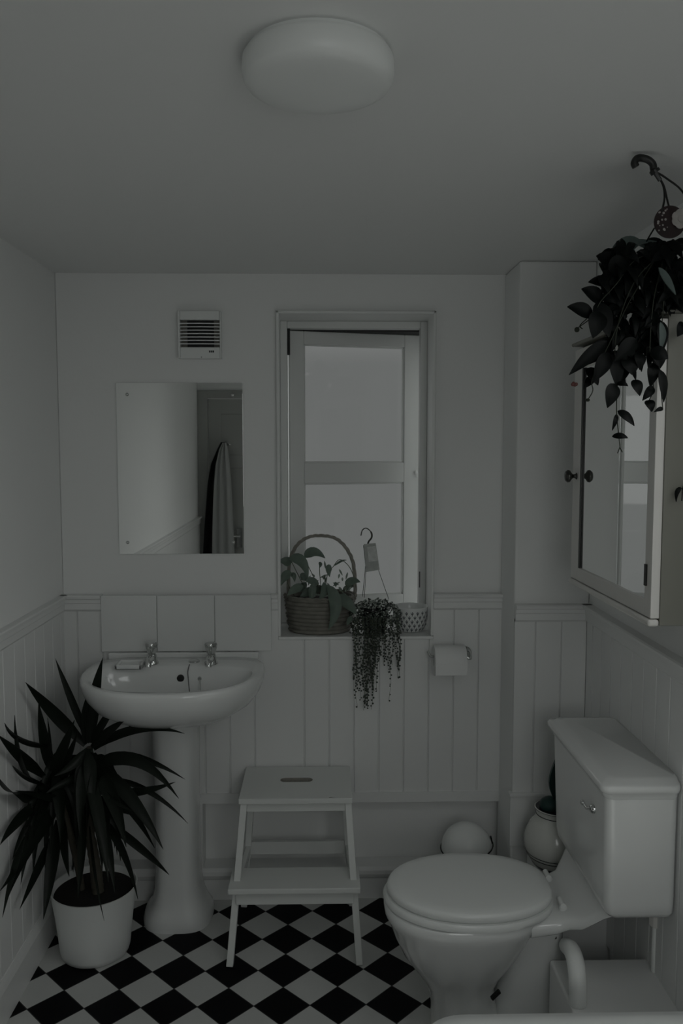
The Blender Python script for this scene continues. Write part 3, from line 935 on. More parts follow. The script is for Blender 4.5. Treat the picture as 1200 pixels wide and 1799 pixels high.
ld.build('lid', 'plastic', toi, smooth=True)
for dy in (-0.075, 0.075):
    q = MB(); q.lathe([(0.012, 0), (0.012, 0.010), (0.008, 0.016)], (0.660, TY + dy, 0.378), 16).tube([(0.655, TY + dy - 0.018, 0.398), (0.655, TY + dy + 0.018, 0.398)], 0.008, 12)
    q.build('hinge', 'plastic', toi, smooth=True)
q = MB(); pz = at(975, 1646, Y=TY - 0.086)
q.lathe([(0.005, 0), (0.004, 0.004)], (pz.x, TY - 0.087, pz.z), 12, axis=(0, -1, 0)); q.build('fixing_screw', 'wire', toi, smooth=True)
q = MB(); pz = at(872, 1757, Y=TY - 0.10)
q.bar((pz.x - 0.010, TY - 0.085, pz.z - 0.006), (pz.x + 0.012, TY - 0.085, pz.z + 0.016), 0.008, 0.012); q.build('crease_shade', 'dark', toi)  # dark bar stands for shade in the crease between bowl and trap
# cistern
CX = 0.698
CY0, CY1 = 1.968, 2.452
CZ0, CZ1 = 0.468, 0.785
ci = MB()
def cr(x0, y0, y1, z, r=0.022): return rrect(x0, XRP - 0.002, y0, y1, r, z, 6)
ci.loft([cr(CX + 0.035, CY0 + 0.030, CY1 - 0.06, CZ0), cr(CX + 0.018, CY0 + 0.012, CY1 - 0.042, CZ0 + 0.005), cr(CX + 0.008, CY0 + 0.003, CY1 - 0.03, CZ0 + 0.018), cr(CX + 0.005, CY0, CY1 - 0.024, CZ0 + 0.04), cr(CX + 0.003, CY0, CY1 - 0.012, CZ0 + 0.16), cr(CX, CY0 - 0.002, CY1, CZ1)])
ci.build('cistern', 'ceramic', toi, smooth=True)
cl_ = MB()
def cr2(o, z): return rrect(CX - o, XRP - 0.001, CY0 - o * 1.0, CY1 + o * 1.0, 0.022, z, 6)
cl_.loft([cr2(0.001, CZ1), cr2(0.004, CZ1 + 0.006), cr2(0.005, CZ1 + 0.014), cr2(0.014, CZ1 + 0.020), cr2(0.017, CZ1 + 0.028), cr2(0.017, CZ1 + 0.036), cr2(0.013, CZ1 + 0.041), cr2(0.003, CZ1 + 0.043), cr2(-0.004, CZ1 + 0.049), cr2(-0.02, CZ1 + 0.051)])
cl_.build('cistern_lid', 'ceramic', toi, smooth=True)
lv = at(1036, 1421, X=CX - 0.01)
q = MB(); q.lathe([(0.012, 0), (0.012, 0.006), (0.008, 0.011)], (CX + 0.002, lv.y, lv.z), 16, axis=(-1, 0, 0))
q.tube([(CX - 0.008, lv.y, lv.z), (CX - 0.014, lv.y + 0.010, lv.z - 0.003), (CX - 0.014, lv.y + 0.035, lv.z - 0.003)], 0.004, 10).sphere((CX - 0.014, lv.y + 0.045, lv.z - 0.003), 0.007, 12, 8)
q.build('flush_lever', 'chrome', toi, smooth=True)
# waste pipe and supply pipe
wp = MB(); pb_ = at(1016, 1765, Z=0.252)
wp.tube(cat([(0.668, TY - 0.095, 0.285), (pb_.x + 0.018, 2.09, 0.318), (pb_.x + 0.006, 2.02, 0.335), (pb_.x, pb_.y + 0.012, 0.318), (pb_.x, pb_.y + 0.006, 0.28), (pb_.x, pb_.y + 0.006, 0.2515)]), 0.0225, 16)
tag(wp.build('waste_pipe', 'plastic', smooth=True), 'white plastic waste pipe bending down behind the toilet foot', 'pipe')
xs, ys = at(1152, 1650, Y=2.10).x, 2.10
sp_ = thing('supply_pipe', 'thin white water pipe with a connector under the cistern', 'pipe', (xs, ys, 0.2505))
MB().tube([(xs, ys, 0.251), (xs, ys, 0.38)], 0.011, 14).build('tube', 'plastic', sp_, smooth=True)
MB().lathe([(0.017, 0), (0.019, 0.004), (0.019, 0.030), (0.015, 0.034), (0.018, 0.040), (0.018, 0.070), (0.014, 0.088)], (xs, ys, 0.378), 8).build('connector_nut', 'cream_l', sp_)

# ------------------------------------------------------------------ bath
BL = at(727, 1787, Z=0.46)
bt = MB()
bx0, by1 = BL.x, BL.y + 0.012
def br(o, z, r=0.10): return rrect(bx0 + o, XRP - 0.012 - o, -0.28 + o, by1 - o, max(0.03, r - o * 0.5), z, 8)
bt.loft([br(0.03, 0.003), br(0.03, 0.41), br(0.004, 0.425), br(0.0, 0.44), br(0.0, 0.453), br(0.006, 0.46), br(0.05, 0.462), br(0.062, 0.455), br(0.075, 0.42), br(0.11, 0.18), br(0.16, 0.12)])
tag(bt.build('bathtub', 'bath', smooth=True), 'white bathtub rim in front of the toilet along the right wall', 'bathtub')

# ------------------------------------------------------------------ mirrored wall cabinet
KX = 0.722
ky0, ky1 = at(1143, 1100, X=KX).y, at(1002, 1024, X=KX).y
kz0 = at(1143, 1100, X=KX).z
kz1 = at(1003, 613, X=KX).z
cab = thing('wall_cabinet', 'cream bathroom wall cabinet with a mirrored door above the toilet', 'cabinet', (XR, (ky0 + ky1) / 2, kz0))
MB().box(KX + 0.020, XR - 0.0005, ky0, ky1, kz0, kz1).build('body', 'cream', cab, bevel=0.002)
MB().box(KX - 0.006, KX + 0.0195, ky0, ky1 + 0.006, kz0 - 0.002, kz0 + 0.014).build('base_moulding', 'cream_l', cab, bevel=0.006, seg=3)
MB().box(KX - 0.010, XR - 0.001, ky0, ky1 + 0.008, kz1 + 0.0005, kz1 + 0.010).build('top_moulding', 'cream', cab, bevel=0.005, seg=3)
dz0, dz1 = kz0 + 0.016, kz1 - 0.010
my0, my1 = at(1133, 1000, X=KX).y, at(1017, 900, X=KX).y
mz0, mz1 = at(1075, 1026, X=KX).z, dz1 - 0.055
door = MB()
door.box(KX, KX + 0.020, ky0 + 0.003, my0, dz0, dz1).box(KX, KX + 0.020, my1, ky1 - 0.001, dz0, dz1).box(KX, KX + 0.020, my0, my1, dz0, mz0).box(KX, KX + 0.020, my0, my1, mz1, dz1)
door = door.build('door', 'cream_l', cab, bevel=0.0015)
MB().box(KX + 0.006, KX + 0.010, my0 - 0.0, my1 + 0.0, mz0, mz1).build('mirror_glass', 'mirror', door)
MB().box(KX + 0.001, KX + 0.0055, my1 - 0.008, my1, mz0, mz1).build('shadow_gap_strip', 'blackp', door)  # black strip stands for the shadow gap at the mirror edge
hy = at(1136, 1010, X=KX)
MB().box(KX - 0.004, KX + 0.001, hy.y - 0.004, hy.y + 0.006, at(1136, 1029, X=KX).z, at(1136, 991, X=KX).z).build('hinge', 'blackp', door)
kb = at(1008, 836, X=KX)
q = MB(); q.lathe([(0.010, 0), (0.006, 0.004), (0.0055, 0.010), (0.010, 0.015), (0.017, 0.020), (0.018, 0.026), (0.013, 0.032), (0.002, 0.034)], (KX, (my1 + ky1) / 2 - 0.004, kb.z), 20, axis=(-1, 0, 0))
q.build('knob', 'knob', door, smooth=True)

# ------------------------------------------------------------------ toilet roll holder
yH = YP
hc = at(822, 1148, Y=yH)
rh = thing('roll_holder', 'chrome toilet roll holder fixed to the panelling right of the window', 'toilet roll holder', (hc.x, yH, hc.z))
q = MB(); c_ = at(816, 1147, Y=yH - 0.002)
q.lathe([(0.026, 0), (0.026, 0.006), (0.022, 0.009), (0.004, 0.010)], (c_.x, yH, c_.z), 28, axis=(0, -1, 0)); q.build('wall_plate', 'chrome', rh, smooth=True)
yr = yH - 0.062
ra, rb = at(762, 1160, Y=yr), at(817, 1160, Y=yr)
q = MB()
q.tube(cat([(c_.x, yH - 0.004, c_.z + 0.01), (c_.x + 0.014, yH - 0.03, c_.z + 0.012), (c_.x + 0.012, yr, c_.z - 0.006), (rb.x + 0.004, yr, rb.z + 0.012), (rb.x - 0.02, yr, rb.z + 0.014), (ra.x, yr, ra.z + 0.014), (ra.x - 0.014, yr, ra.z + 0.020), (ra.x - 0.022, yr, ra.z + 0.034)]), 0.0042, 10)
q.build('arm', 'chrome', rh, smooth=True)
q = MB(); zc = (at(790, 1134, Y=yr).z + at(790, 1186, Y=yr).z) / 2; rR = (at(790, 1134, Y=yr).z - at(790, 1186, Y=yr).z) / 2
n_ = 36
def rg(x, r): return [Vector((x, yr + r * math.cos(2 * PI * j / n_), zc + r * math.sin(2 * PI * j / n_))) for j in range(n_)]
q.loft([rg(ra.x, 0.020), rg(ra.x, rR - 0.001), rg(ra.x + 0.001, rR), rg(rb.x - 0.001, rR), rg(rb.x, rR - 0.001), rg(rb.x, 0.020), rg(ra.x, 0.020)], cap=False)
q.add([(ra.x, yr - rR - 0.0004, zc), (rb.x, yr - rR - 0.0004, zc), (rb.x, yr - rR - 0.0004, zc - rR * 0.75), (ra.x, yr - rR - 0.0004, zc - rR * 0.75), (ra.x, yr - rR + 0.0006, zc), (rb.x, yr - rR + 0.0006, zc), (rb.x, yr - rR + 0.0006, zc - rR * 0.75), (ra.x, yr - rR + 0.0006, zc - rR * 0.75)],
      [(0, 1, 2, 3), (4, 7, 6, 5), (0, 4, 5, 1), (3, 2, 6, 7), (0, 3, 7, 4), (1, 5, 6, 2)])
tag(q.build('toilet_roll', 'paper', smooth=True), 'white toilet roll on the chrome holder', 'toilet roll')

# ------------------------------------------------------------------ bin, jar behind the toilet
zc_ = 0
bc = at(820, 1489, Y=2.78)
bn = thing('bathroom_bin', 'white ball-shaped bin with a dark rim behind the toilet', 'bin', (bc.x, 2.78, 0))
rb_ = 0.0885
MB().lathe([(0.060, 0), (0.066, 0.004), (0.074, 0.10), (0.080, 0.17), (0.088, bc.z - 0.02), (0.088, bc.z - 0.008)], (bc.x, 2.78, 0), 40).build('bin_body', 'plastic', bn, smooth=True)
pr_ = [(rb_ * math.cos(a_), bc.z - 0.008 + 0.008 + rb_ * math.sin(a_) * 0.98) for a_ in [PI / 2 * i / 12 for i in range(12)]] + [(0.002, bc.z + rb_ * 0.98)]
MB().lathe([(rb_, bc.z - 0.007)] + pr_, (bc.x, 2.78, 0), 40).build('bin_lid', 'plastic', bn, smooth=True)
ring = []
for j in range(49):
    a_ = 2 * PI * j / 48
    ring.append(Vector((bc.x + (rb_ + 0.002) * math.cos(a_), 2.78 + (rb_ + 0.002) * math.sin(a_), bc.z + 0.006 + 0.012 * math.cos(a_) + 0.006 * math.sin(a_))))
MB().tube(ring, 0.0022, 8).tube([(bc.x + rb_ + 0.001, 2.79, bc.z + 0.01), (bc.x + rb_ - 0.003, 2.79, bc.z + 0.036)], [0.005, 0.003], 8).build('dark_rim', 'blackp', bn, smooth=True)

JY = 2.568
jc = at(976, 1470, Y=JY)
jr = (at(976, 1470, Y=JY).x - at(922, 1470, Y=JY).x)
jb = LB.z + 0.0005
jar = thing('jar', 'round cream ceramic jar with dark bands holding a succulent', 'jar', (jc.x, JY, jb))
zt = at(976, 1418, Y=JY).z
H = zt - jb
prf = []
for i in range(15):
    t_ = i / 14
    rr = 0.05 + (jr - 0.05) * math.sin(PI * min(1, (t_ * 0.98 + 0.02))) ** 0.8
    if t_ < 0.001: rr = 0.055
    prf.append((rr if t_ < 0.86 else max(rr, 0.064), t_ * H * 0.90))
prf += [(0.063, H * 0.93), (0.066, H * 0.975), (0.069, H), (0.066, H + 0.002), (0.060, H - 0.004), (0.058, H * 0.86)]
MB().lathe(prf, (jc.x, JY, jb), 48).build('vessel', 'jar', jar, smooth=True)
def rad(z):
    for (r0, h0), (r1, h1) in zip(prf, prf[1:]):
        if h0 <= z <= h1: return r0 + (r1 - r0) * (z - h0) / max(1e-6, h1 - h0)
    return 0.06
for f0, f1 in ((0.045, 0.115), (0.235, 0.25), (0.29, 0.302), (0.90, 0.912), (0.99, 1.0)):
    zz0, zz1 = f0 * H, f1 * H
    bnd = MB().lathe([(rad(zz0) - 0.002, zz0), (rad(zz0) + 0.0008, zz0), (rad((zz0 + zz1) / 2) + 0.0008, (zz0 + zz1) / 2), (rad(zz1) + 0.0008, zz1), (rad(zz1) - 0.002, zz1)], (jc.x, JY, jb), 48)
    bnd.build('glaze_band', 'band', jar, smooth=True)
MB().lathe([(0.060, H - 0.012), (0.002, H - 0.010)], (jc.x, JY, jb), 24).build('soil', 'soil', jar)
cac = MB()
pth = [Vector((jc.x - 0.012, JY + 0.01, jb + H - 0.015)), Vector((jc.x - 0.016, JY, jb + H + 0.005)), Vector((jc.x - 0.018, JY - 0.01, jb + H + 0.028))]
cac.sphere((jc.x - 0.018, JY - 0.0, jb + H + 0.008), 0.036, 18, 14, sz=0.75)
tag_leaf = [at(984, 1418, Y=JY), at(982, 1390, Y=JY), at(979, 1365, Y=JY), at(984, 1325, Y=JY)]
blade(cac, cat(tag_leaf, 5), 0.06, wf=lambda t: max(0.1, math.sin(PI * (t * 0.9 + 0.05)) ** 0.8), th=0.006)
plant_j = thing('potted_succulent', 'dark teal succulent growing in the banded jar', 'succulent', (jc.x, JY, jb + H - 0.012))
cac.build('paddle_leaf', 'teal', plant_j, smooth=True)
q = MB(); q.tube([at(979, 1432, Y=JY - 0.01), at(979, 1410, Y=JY - 0.01), at(980, 1392, Y=JY)], 0.007, 10); q.build('stalk', 'teal_l', plant_j, smooth=True)
# ------------------------------------------------------------------ yucca in the corner
PXc, PYc = -0.757, 2.622
pot_z = 0.225
yu = thing('potted_yucca', 'large dark-leaved yucca in a white pot on the checkered floor', 'potted plant', (PXc, PYc, 0))
MB().lathe([(0.098, 0), (0.108, 0.006), (0.112, 0.02), (0.118, 0.08), (0.125, 0.14), (0.137, pot_z - 0.004), (0.1385, pot_z), (0.134, pot_z), (0.130, pot_z - 0.01), (0.125, pot_z - 0.035), (0.12, pot_z - 0.04)], (PXc, PYc, 0), 64).build('pot', 'plastic', yu, smooth=True)
MB().lathe([(0.129, pot_z - 0.022), (0.08, pot_z - 0.016), (0.002, pot_z - 0.014)], (PXc, PYc, 0), 40).build('soil', 'soil', yu)
def cp(x, y, dY=0.0): return at(x * 0.3663, 1140 + y * 0.3663, Y=PYc + dY)
tk = MB(); tk.tube(cat([cp(470, 1165, -0.02), cp(458, 1050, -0.015), cp(436, 900, 0.0), (cp(430, 700, 0.0)), cp(430, 470, 0.0)], 8), [0.020, 0.0185] * 4 + [0.018, 0.0165] * 4 + [0.013] * 8 + [0.010] * 9, 14)
tk.build('trunk', 'trunk', yu, smooth=True)
tk = MB(); tk.tube(cat([cp(395, 1170, 0.0), cp(375, 1050, 0.0), cp(330, 860, 0.0), cp(265, 650, 0.0)], 8), [0.011] * 25, 12)
tk.build('trunk', 'trunk', yu, smooth=True)
leaves = [
 ((430, 450), (330, 220), (265, 45), 36, -.03), ((430, 450), (445, 230), (493, 42), 62, -.06), ((410, 460), (230, 280), (122, 160), 62, -.02),
 ((440, 450), (510, 330), (577, 228), 40, -.10), ((410, 455), (395, 300), (432, 197), 36, -.05), ((440, 470), (540, 380), (598, 342), 46, -.12),
 ((450, 480), (640, 330), (885, 406), 44, -.10), ((450, 560), (600, 440), (888, 626), 44, -.08), ((470, 570), (660, 430), (857, 717), 62, -.12),
 ((540, 690), (680, 700), (842, 638), 40, -.12), ((520, 620), (720, 640), (902, 838), 28, -.06), ((460, 560), (640, 680), (783, 962), 66, -.14),
 ((470, 600), (600, 680), (742, 955), 60, -.02), ((500, 820), (700, 960), (812, 1084), 44, -.06), ((455, 560), (560, 700), (605, 950), 74, -.18),
 ((470, 800), (600, 900), (662, 1202), 46, -.15), ((440, 780), (520, 850), (550, 1170), 56, -.20), ((430, 850), (450, 1100), (500, 1305), 14, -.24),
 ((470, 750), (560, 740), (700, 820), 40, -.08), ((420, 560), (480, 800), (520, 1120), 60, -.22), ((400, 760), (400, 980), (374, 1195), 44, -.22),
 ((240, 470), (60, 450), (22, 355), 34, -.06), ((170, 640), (80, 580), (70, 318), 34, -.02), ((210, 610), (80, 500), (-10, 412), 52, -.10),
 ((250, 600), (210, 430), (185, 255), 54, -.06), ((250, 580), (240, 420), (228, 330), 14, -.03), ((200, 700), (60, 740), (-20, 600), 56, -.08),
 ((210, 650), (110, 610), (60, 560), 40, -.02), ((170, 740), (70, 830), (0, 940), 48, -.04), ((230, 700), (130, 830), (60, 1010), 54, .0),
 ((280, 760), (120, 900), (28, 1218), 72, -.16), ((120, 900), (60, 1060), (12, 1288), 30, -.10), ((150, 930), (80, 1060), (-5, 1165), 30, -.08),
 ((250, 900), (180, 1060), (94, 1250), 40, -.12), ((280, 820), (250, 1050), (208, 1298), 62, -.18), ((300, 800), (310, 960), (332, 1092), 50, -.20),
 ((240, 640), (300, 480), (358, 340), 54, -.10), ((270, 620), (340, 520), (370, 400), 40, -.05), ((260, 600), (300, 700), (290, 930), 60, -.14),
 ((240, 700), (150, 760), (100, 1130), 56, -.05), ((260, 650), (170, 760), (160, 1080), 50, .02), ((430, 520), (380, 640), (385, 900), 60, -.15),
 ((330, 740), (200, 690), (75, 680), 40, -.16), ((420, 480), (360, 560), (260, 610), 46, -.10), ((430, 500), (480, 640), (600, 760), 50, -.10),
 ((300, 480), (220, 560), (190, 720), 40, .03), ((430, 600), (500, 720), (640, 780), 30, -.16), ((400, 600), (300, 640), (210, 700), 34, -.12),
 ((410, 520), (300, 520), (230, 640), 44, .05), ((430, 480), (430, 600), (440, 800), 60, -.12), ((450, 500), (540, 620), (560, 800), 50, .04),
]
fo = MB()
random.seed(4)
for hx, hy, k_ in ((430, 540, 11), (262, 660, 11), (440, 760, 8)):
    for k in range(k_):
        a_ = random.uniform(-1.25, 1.25)
        L = random.uniform(300, 480) * (0.75 if hy > 700 else 1)
        tx, ty = hx + L * 0.42 * math.sin(a_), hy + L * (0.55 + 0.45 * math.cos(a_))
        leaves.append(((hx, hy + random.uniform(-40, 60)), (hx + L * 0.38 * math.sin(a_), hy - 60 + random.uniform(-30, 60)), (tx, min(ty, 1110)), random.uniform(34, 60), random.uniform(-.10, .10)))
for (b0, c1, tpp, wpx, dy) in leaves:
    def cl_p(x, y, d):      # bring a point forward, clear of the left wall
        v = cp(x, y, d)
        if v.x < XL + 0.045:
            v = cp(x, y, v.y * (XL + 0.045) / v.x - PYc)
        return v
    A = cl_p(b0[0], b0[1], dy * 0.15); B = cl_p(c1[0], c1[1], dy * 0.7); Cc = cl_p(tpp[0], tpp[1], dy)
    blade(fo, bez(A, B, Cc, 12), wpx * 0.3663 / 555.0 * 1.0, face=(random.uniform(-.3, .3), -1, random.uniform(0.0, .5)), wf=strap, fold=0.3, th=0.0006, twist=random.uniform(-.35, .35))
fo.build('foliage', 'leaf_d', yu, smooth=True)

# ------------------------------------------------------------------ wicker basket with plant on the sill
SZL = WZ0 + 0.0005
BKY = 3.035
bkc = at(562, 1100, Y=BKY)
bka = (at(613, 1110, Y=BKY).x - at(511, 1110, Y=BKY).x) / 2
bkt = (at(623, 1060, Y=BKY).x - at(503, 1060, Y=BKY).x) / 2
bkx = bkc.x
bzt = at(562, 1052, Y=BKY - 0.08).z
sb = 0.80
bk = thing('wicker_basket', 'round woven wicker basket with a tall hoop handle, left on the windowsill', 'basket', (bkx, BKY, SZL))
wv = MB()
rows = 9
rings = []
nseg = 96
hb_ = bzt - SZL
for i in range(rows * 4 + 1):
    t_ = i / (rows * 4)
    z = SZL + hb_ * t_
    r0 = bka + (bkt - bka) * t_ ** 0.7
    rg_ = []
    for j in range(nseg):
        th_ = 2 * PI * j / nseg
        row = int(min(rows - 1, t_ * rows))
        bulge = 0.006 * math.sin((t_ * rows % 1) * PI) * (1 + 0.5 * math.sin(th_ * 12 + row * PI))
        r = r0 + bulge
        rg_.append(Vector((bkx + r * math.cos(th_), BKY + sb * r * math.sin(th_), z)))
    rings.append(rg_)
inner = [[Vector((bkx + (p.x - bkx) * 0.93, BKY + (p.y - BKY) * 0.93, z)) for p in rings[-1]] for z in (bzt, bzt - 0.03)]
wv.loft(rings + inner)
wv.build('basket_body', 'wicker', bk, smooth=True)
wr_ = MB()
for ph_ in (0, PI):
    pts = []
    for j in range(121):
        th_ = 2 * PI * j / 120
        r = bkt + 0.002 + 0.003 * math.cos(th_ * 14 + ph_)
        pts.append(Vector((bkx + r * math.cos(th_), BKY + sb * r * math.sin(th_), bzt + 0.003 * math.sin(th_ * 14 + ph_))))
    wr_.tube(pts, 0.004, 6)
wr_.build('basket_rim', 'wicker', bk, smooth=True)
hl = MB()
ap = at(565, 941, Y=BKY); lft = at(507, 1040, Y=BKY); rgt = at(624, 1040, Y=BKY)
base_pts = [lft + Vector((0.004, 0, -0.03)), lft, at(508, 992, Y=BKY), at(520, 960, Y=BKY), at(541, 944, Y=BKY), ap, at(590, 946, Y=BKY), at(609, 964, Y=BKY), at(621, 992, Y=BKY), rgt, rgt + Vector((-0.004, 0, -0.03))]
bp = cat(base_pts, 10)
for ph_ in (0, 2 * PI / 3, 4 * PI / 3):
    hl.tube([p + Vector((0.0035 * math.cos(i * 0.45 + ph_), 0.0035 * math.sin(i * 0.45 + ph_), 0.002 * math.sin(i * 0.45 + ph_))) for i, p in enumerate(bp)], 0.0042, 7)
hl.build('hoop_handle', 'wickerd', bk, smooth=True)

def c4(x, y, Y=BKY): return at(470 + x * 0.3167, 820 + y * 0.3167, Y=Y)
pl_ = thing('basket_plant', 'leafy green plant growing in the wicker basket', 'potted plant', (bkx, BKY, bzt - 0.03))
lf = MB()
lv_ = [((290, 690), (210, 490), (320, 505), 62, -.03), ((200, 600), (150, 470), (235, 610), 0, 0),
       ]
big = [  # base, ctrl, tip, width px(crop), dY
 ((205, 505), (250, 440), (320, 508), 62, -.05), ((120, 515), (200, 480), (225, 620), 70, -.06), ((130, 540), (110, 520), (62, 522), 60, -.03),
 ((135, 590), (90, 590), (75, 660), 56, -.05), ((130, 600), (150, 590), (150, 640), 34, -.04), ((285, 650), (230, 620), (215, 640), 46, -.05),
 ((310, 640), (330, 700), (280, 740), 46, -.07), ((330, 655), (420, 760), (338, 905), 78, -.10), ((385, 720), (440, 740), (495, 822), 74, -.08),
 ((350, 545), (330, 560), (345, 612), 40, -.03), ((285, 530), (300, 540), (290, 560), 22, -.03), ((430, 655), (470, 620), (515, 640), 50, -.04),
 ((380, 640), (375, 650), (380, 668), 20, -.03), ((200, 660), (150, 670), (110, 715), 52, -.06), ((260, 640), (240, 700), (245, 750), 48, -.06),
 ((180, 610), (200, 600), (230, 640), 50, -.02), ((215, 640), (190, 680), (150, 690), 50, .0), ((420, 690), (440, 660), (490, 660), 34, .02),
 ((470, 830), (450, 850), (440, 880), 30, -.10), ((300, 660), (260, 690), (200, 700), 50, .02), ((250, 670), (220, 700), (180, 720), 50, -.03),
 ((370, 550), (410, 515), (440, 518), 14, -.02)]
for (b0, c1, tp, wd, dy) in big:
    blade(lf, bez(c4(*b0, BKY + dy), c4(*c1, BKY + dy * 1.2), c4(*tp, BKY + dy * 1.3), 10), wd * 0.3167 / 478.0, face=(0.2, -1, 0.35), wf=oval, fold=0.25, th=0.0006)
lf.build('foliage', 'leaf_l', pl_, smooth=True)
lf = MB()
random.seed(12)
for i in range(34):
    x, y = random.uniform(230, 470), random.uniform(560, 720)
    a_ = random.uniform(0, 2 * PI); L = random.uniform(20, 45)
    blade(lf, bez(c4(x, y, BKY + 0.02), c4(x + L * .6 * math.cos(a_), y + L * .6 * math.sin(a_), BKY + .0), c4(x + L * math.cos(a_), y + L * math.sin(a_), BKY), 5), 0.008, face=(0, -1, .3), wf=oval)
lf.build('pale_foliage', 'leaf_v', pl_, smooth=True)
sm_ = MB()
for pts in ([(230, 720), (180, 620), (130, 520)], [(300, 700), (260, 620), (205, 508)], [(320, 700), (330, 610), (350, 548)], [(300, 700), (290, 600), (288, 530)], [(330, 700), (330, 680), (330, 655)],
            [(360, 560), (400, 515), (450, 550), (480, 610)], [(340, 700), (420, 690), (440, 655)], [(150, 720), (110, 640), (130, 590)], [(310, 720), (320, 640), (315, 600)]):
    sm_.tube(cat([c4(x, y, BKY - 0.02) for x, y in pts], 6), 0.0014, 6)
sm_.build('stem', 'stem', pl_, smooth=True)
MB().lathe([(bkt * 0.9, bzt - 0.015), (0.002, bzt - 0.010)], (bkx, BKY, 0), 32, sy=sb).build('soil', 'soil', pl_)

# ------------------------------------------------------------------ string of pearls in its hanging pot
SPY = 2.985
spc = at(660, 1085, Y=SPY)
ps = thing('string_of_pearls', 'trailing string-of-pearls plant hanging over the sill, hook and card upright', 'hanging plant', (spc.x, SPY, SZL))
MB().lathe([(0.036, SZL), (0.040, SZL + 0.01), (0.052, SZL + 0.085), (0.055, SZL + 0.09), (0.050, SZL + 0.088), (0.048, SZL + 0.075), (0.002, SZL + 0.076)], (spc.x - 0.004, SPY, 0), 32).build('pot', 'blackp', ps, smooth=True)
random.seed(7)
pe = MB(); pel = MB(); st_ = MB()
def bead(mb, c, r): mb.sphere(c, r, 6, 5)
topz = at(660, 1052, Y=SPY).z
for i in range(620):       # mound on top and round the rim
    a_ = random.uniform(0, 2 * PI); rr = random.random() ** 0.5 * 0.098
    x = spc.x + rr * math.cos(a_) - 0.001; y = SPY + rr * 0.6 * math.sin(a_)
    z = topz - 0.008 + random.uniform(-0.012, 0.010) - (rr / 0.098) ** 2.5 * 0.045
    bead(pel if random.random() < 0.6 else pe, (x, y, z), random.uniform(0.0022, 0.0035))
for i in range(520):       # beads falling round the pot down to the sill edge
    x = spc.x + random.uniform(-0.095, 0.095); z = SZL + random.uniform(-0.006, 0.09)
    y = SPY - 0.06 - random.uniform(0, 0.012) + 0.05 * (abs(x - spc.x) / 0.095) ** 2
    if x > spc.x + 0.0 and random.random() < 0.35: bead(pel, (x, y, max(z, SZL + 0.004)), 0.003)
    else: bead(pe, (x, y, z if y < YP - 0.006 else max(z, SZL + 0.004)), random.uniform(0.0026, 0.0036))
strands = []
for k in range(44):
    u = random.random()
    px = 621 + (702 - 621) * u
    if 664 < px < 682: ln = random.uniform(1125, 1190)
    elif px <= 664: ln = random.uniform(1175, 1258) if px < 655 else random.uniform(1150, 1215)
    else: ln = random.uniform(1160, 1245)
    if px < 628 and random.random() < .7: ln = random.uniform(1150, 1220)
    strands.append((px, ln))
for px, ln in strands:
    y0 = YP - random.uniform(0.008, 0.045)
    p0 = at(px, 1085, Y=y0 + 0.0)
    n_ = int((ln - 1085) / 5.0)
    wob = random.uniform(0, 6)
    dx = random.uniform(-4, 4)
    pts = []
    for i in range(n_ + 1):
        yy = 1085 + i * (ln - 1085) / n_
        xx = px + 2.2 * math.sin(i * 0.35 + wob) + dx * i / n_
        pts.append(at(xx, yy, Y=y0))
    st_.tube(pts, 0.0007, 4)
    for i, p in enumerate(pts):
        if random.random() < (0.95 if i < n_ * .75 else .8):
            bead(pe, p + Vector((random.choice((-1, 1)) * 0.0026, random.uniform(-.003, .002), random.uniform(-.003, .003))), random.uniform(0.0024, 0.0038))
pe.build('bead_leaves', 'pearl', ps, smooth=True)
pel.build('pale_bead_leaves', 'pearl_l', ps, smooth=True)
st_.build('trailing_stems', 'stem', ps)
hkm = MB()
hk_pts = [at(634, 941, Y=SPY), at(637, 931, Y=SPY), at(644, 928, Y=SPY), at(652, 935, Y=SPY), at(653, 944, Y=SPY), at(648, 951, Y=SPY), at(646, 957, Y=SPY)]
hkm.tube(cat(hk_pts, 6), [0.002] * 18 + [0.0033] * 19, 8); hkm.build('hanger_hook', 'knob', ps, smooth=True)
q = MB()
for tgt in ((637, 1048), (683, 1053), (640, 1050)):
    q.tube([at(646, 957, Y=SPY), at(646 + (tgt[0] - 646) * .5, 1000, Y=SPY), at(*tgt, Y=SPY + random.uniform(-.03, .03))], 0.0011, 5)
q.build('hanger_wire', 'wire', ps)
def card(mb, quad, Y, th=0.0008, mi=0):
    v = [at(x, y, Y=Y) for x, y in quad]
    mb.add([p + Vector((0, -th, 0)) for p in v] + [p + Vector((0, th, 0)) for p in v], [(0, 1, 2, 3), (7, 6, 5, 4), (0, 4, 5, 1), (1, 5, 6, 2), (2, 6, 7, 3), (3, 7, 4, 0)], mi)
q = MB(); card(q, ((639, 956), (660, 954), (667, 1001), (643, 1005)), SPY - 0.012)
crd = q.build('plant_card', 'card', ps)
q = MB(); card(q, ((645, 961), (660, 959), (664, 985), (648, 987)), SPY - 0.0135); q.build('card_picture', 'cardl', crd)
q = MB(); card(q, ((638, 958), (643, 958), (649, 1000), (643, 1005)), SPY - 0.006); q.build('card_edge', 'wire', crd)

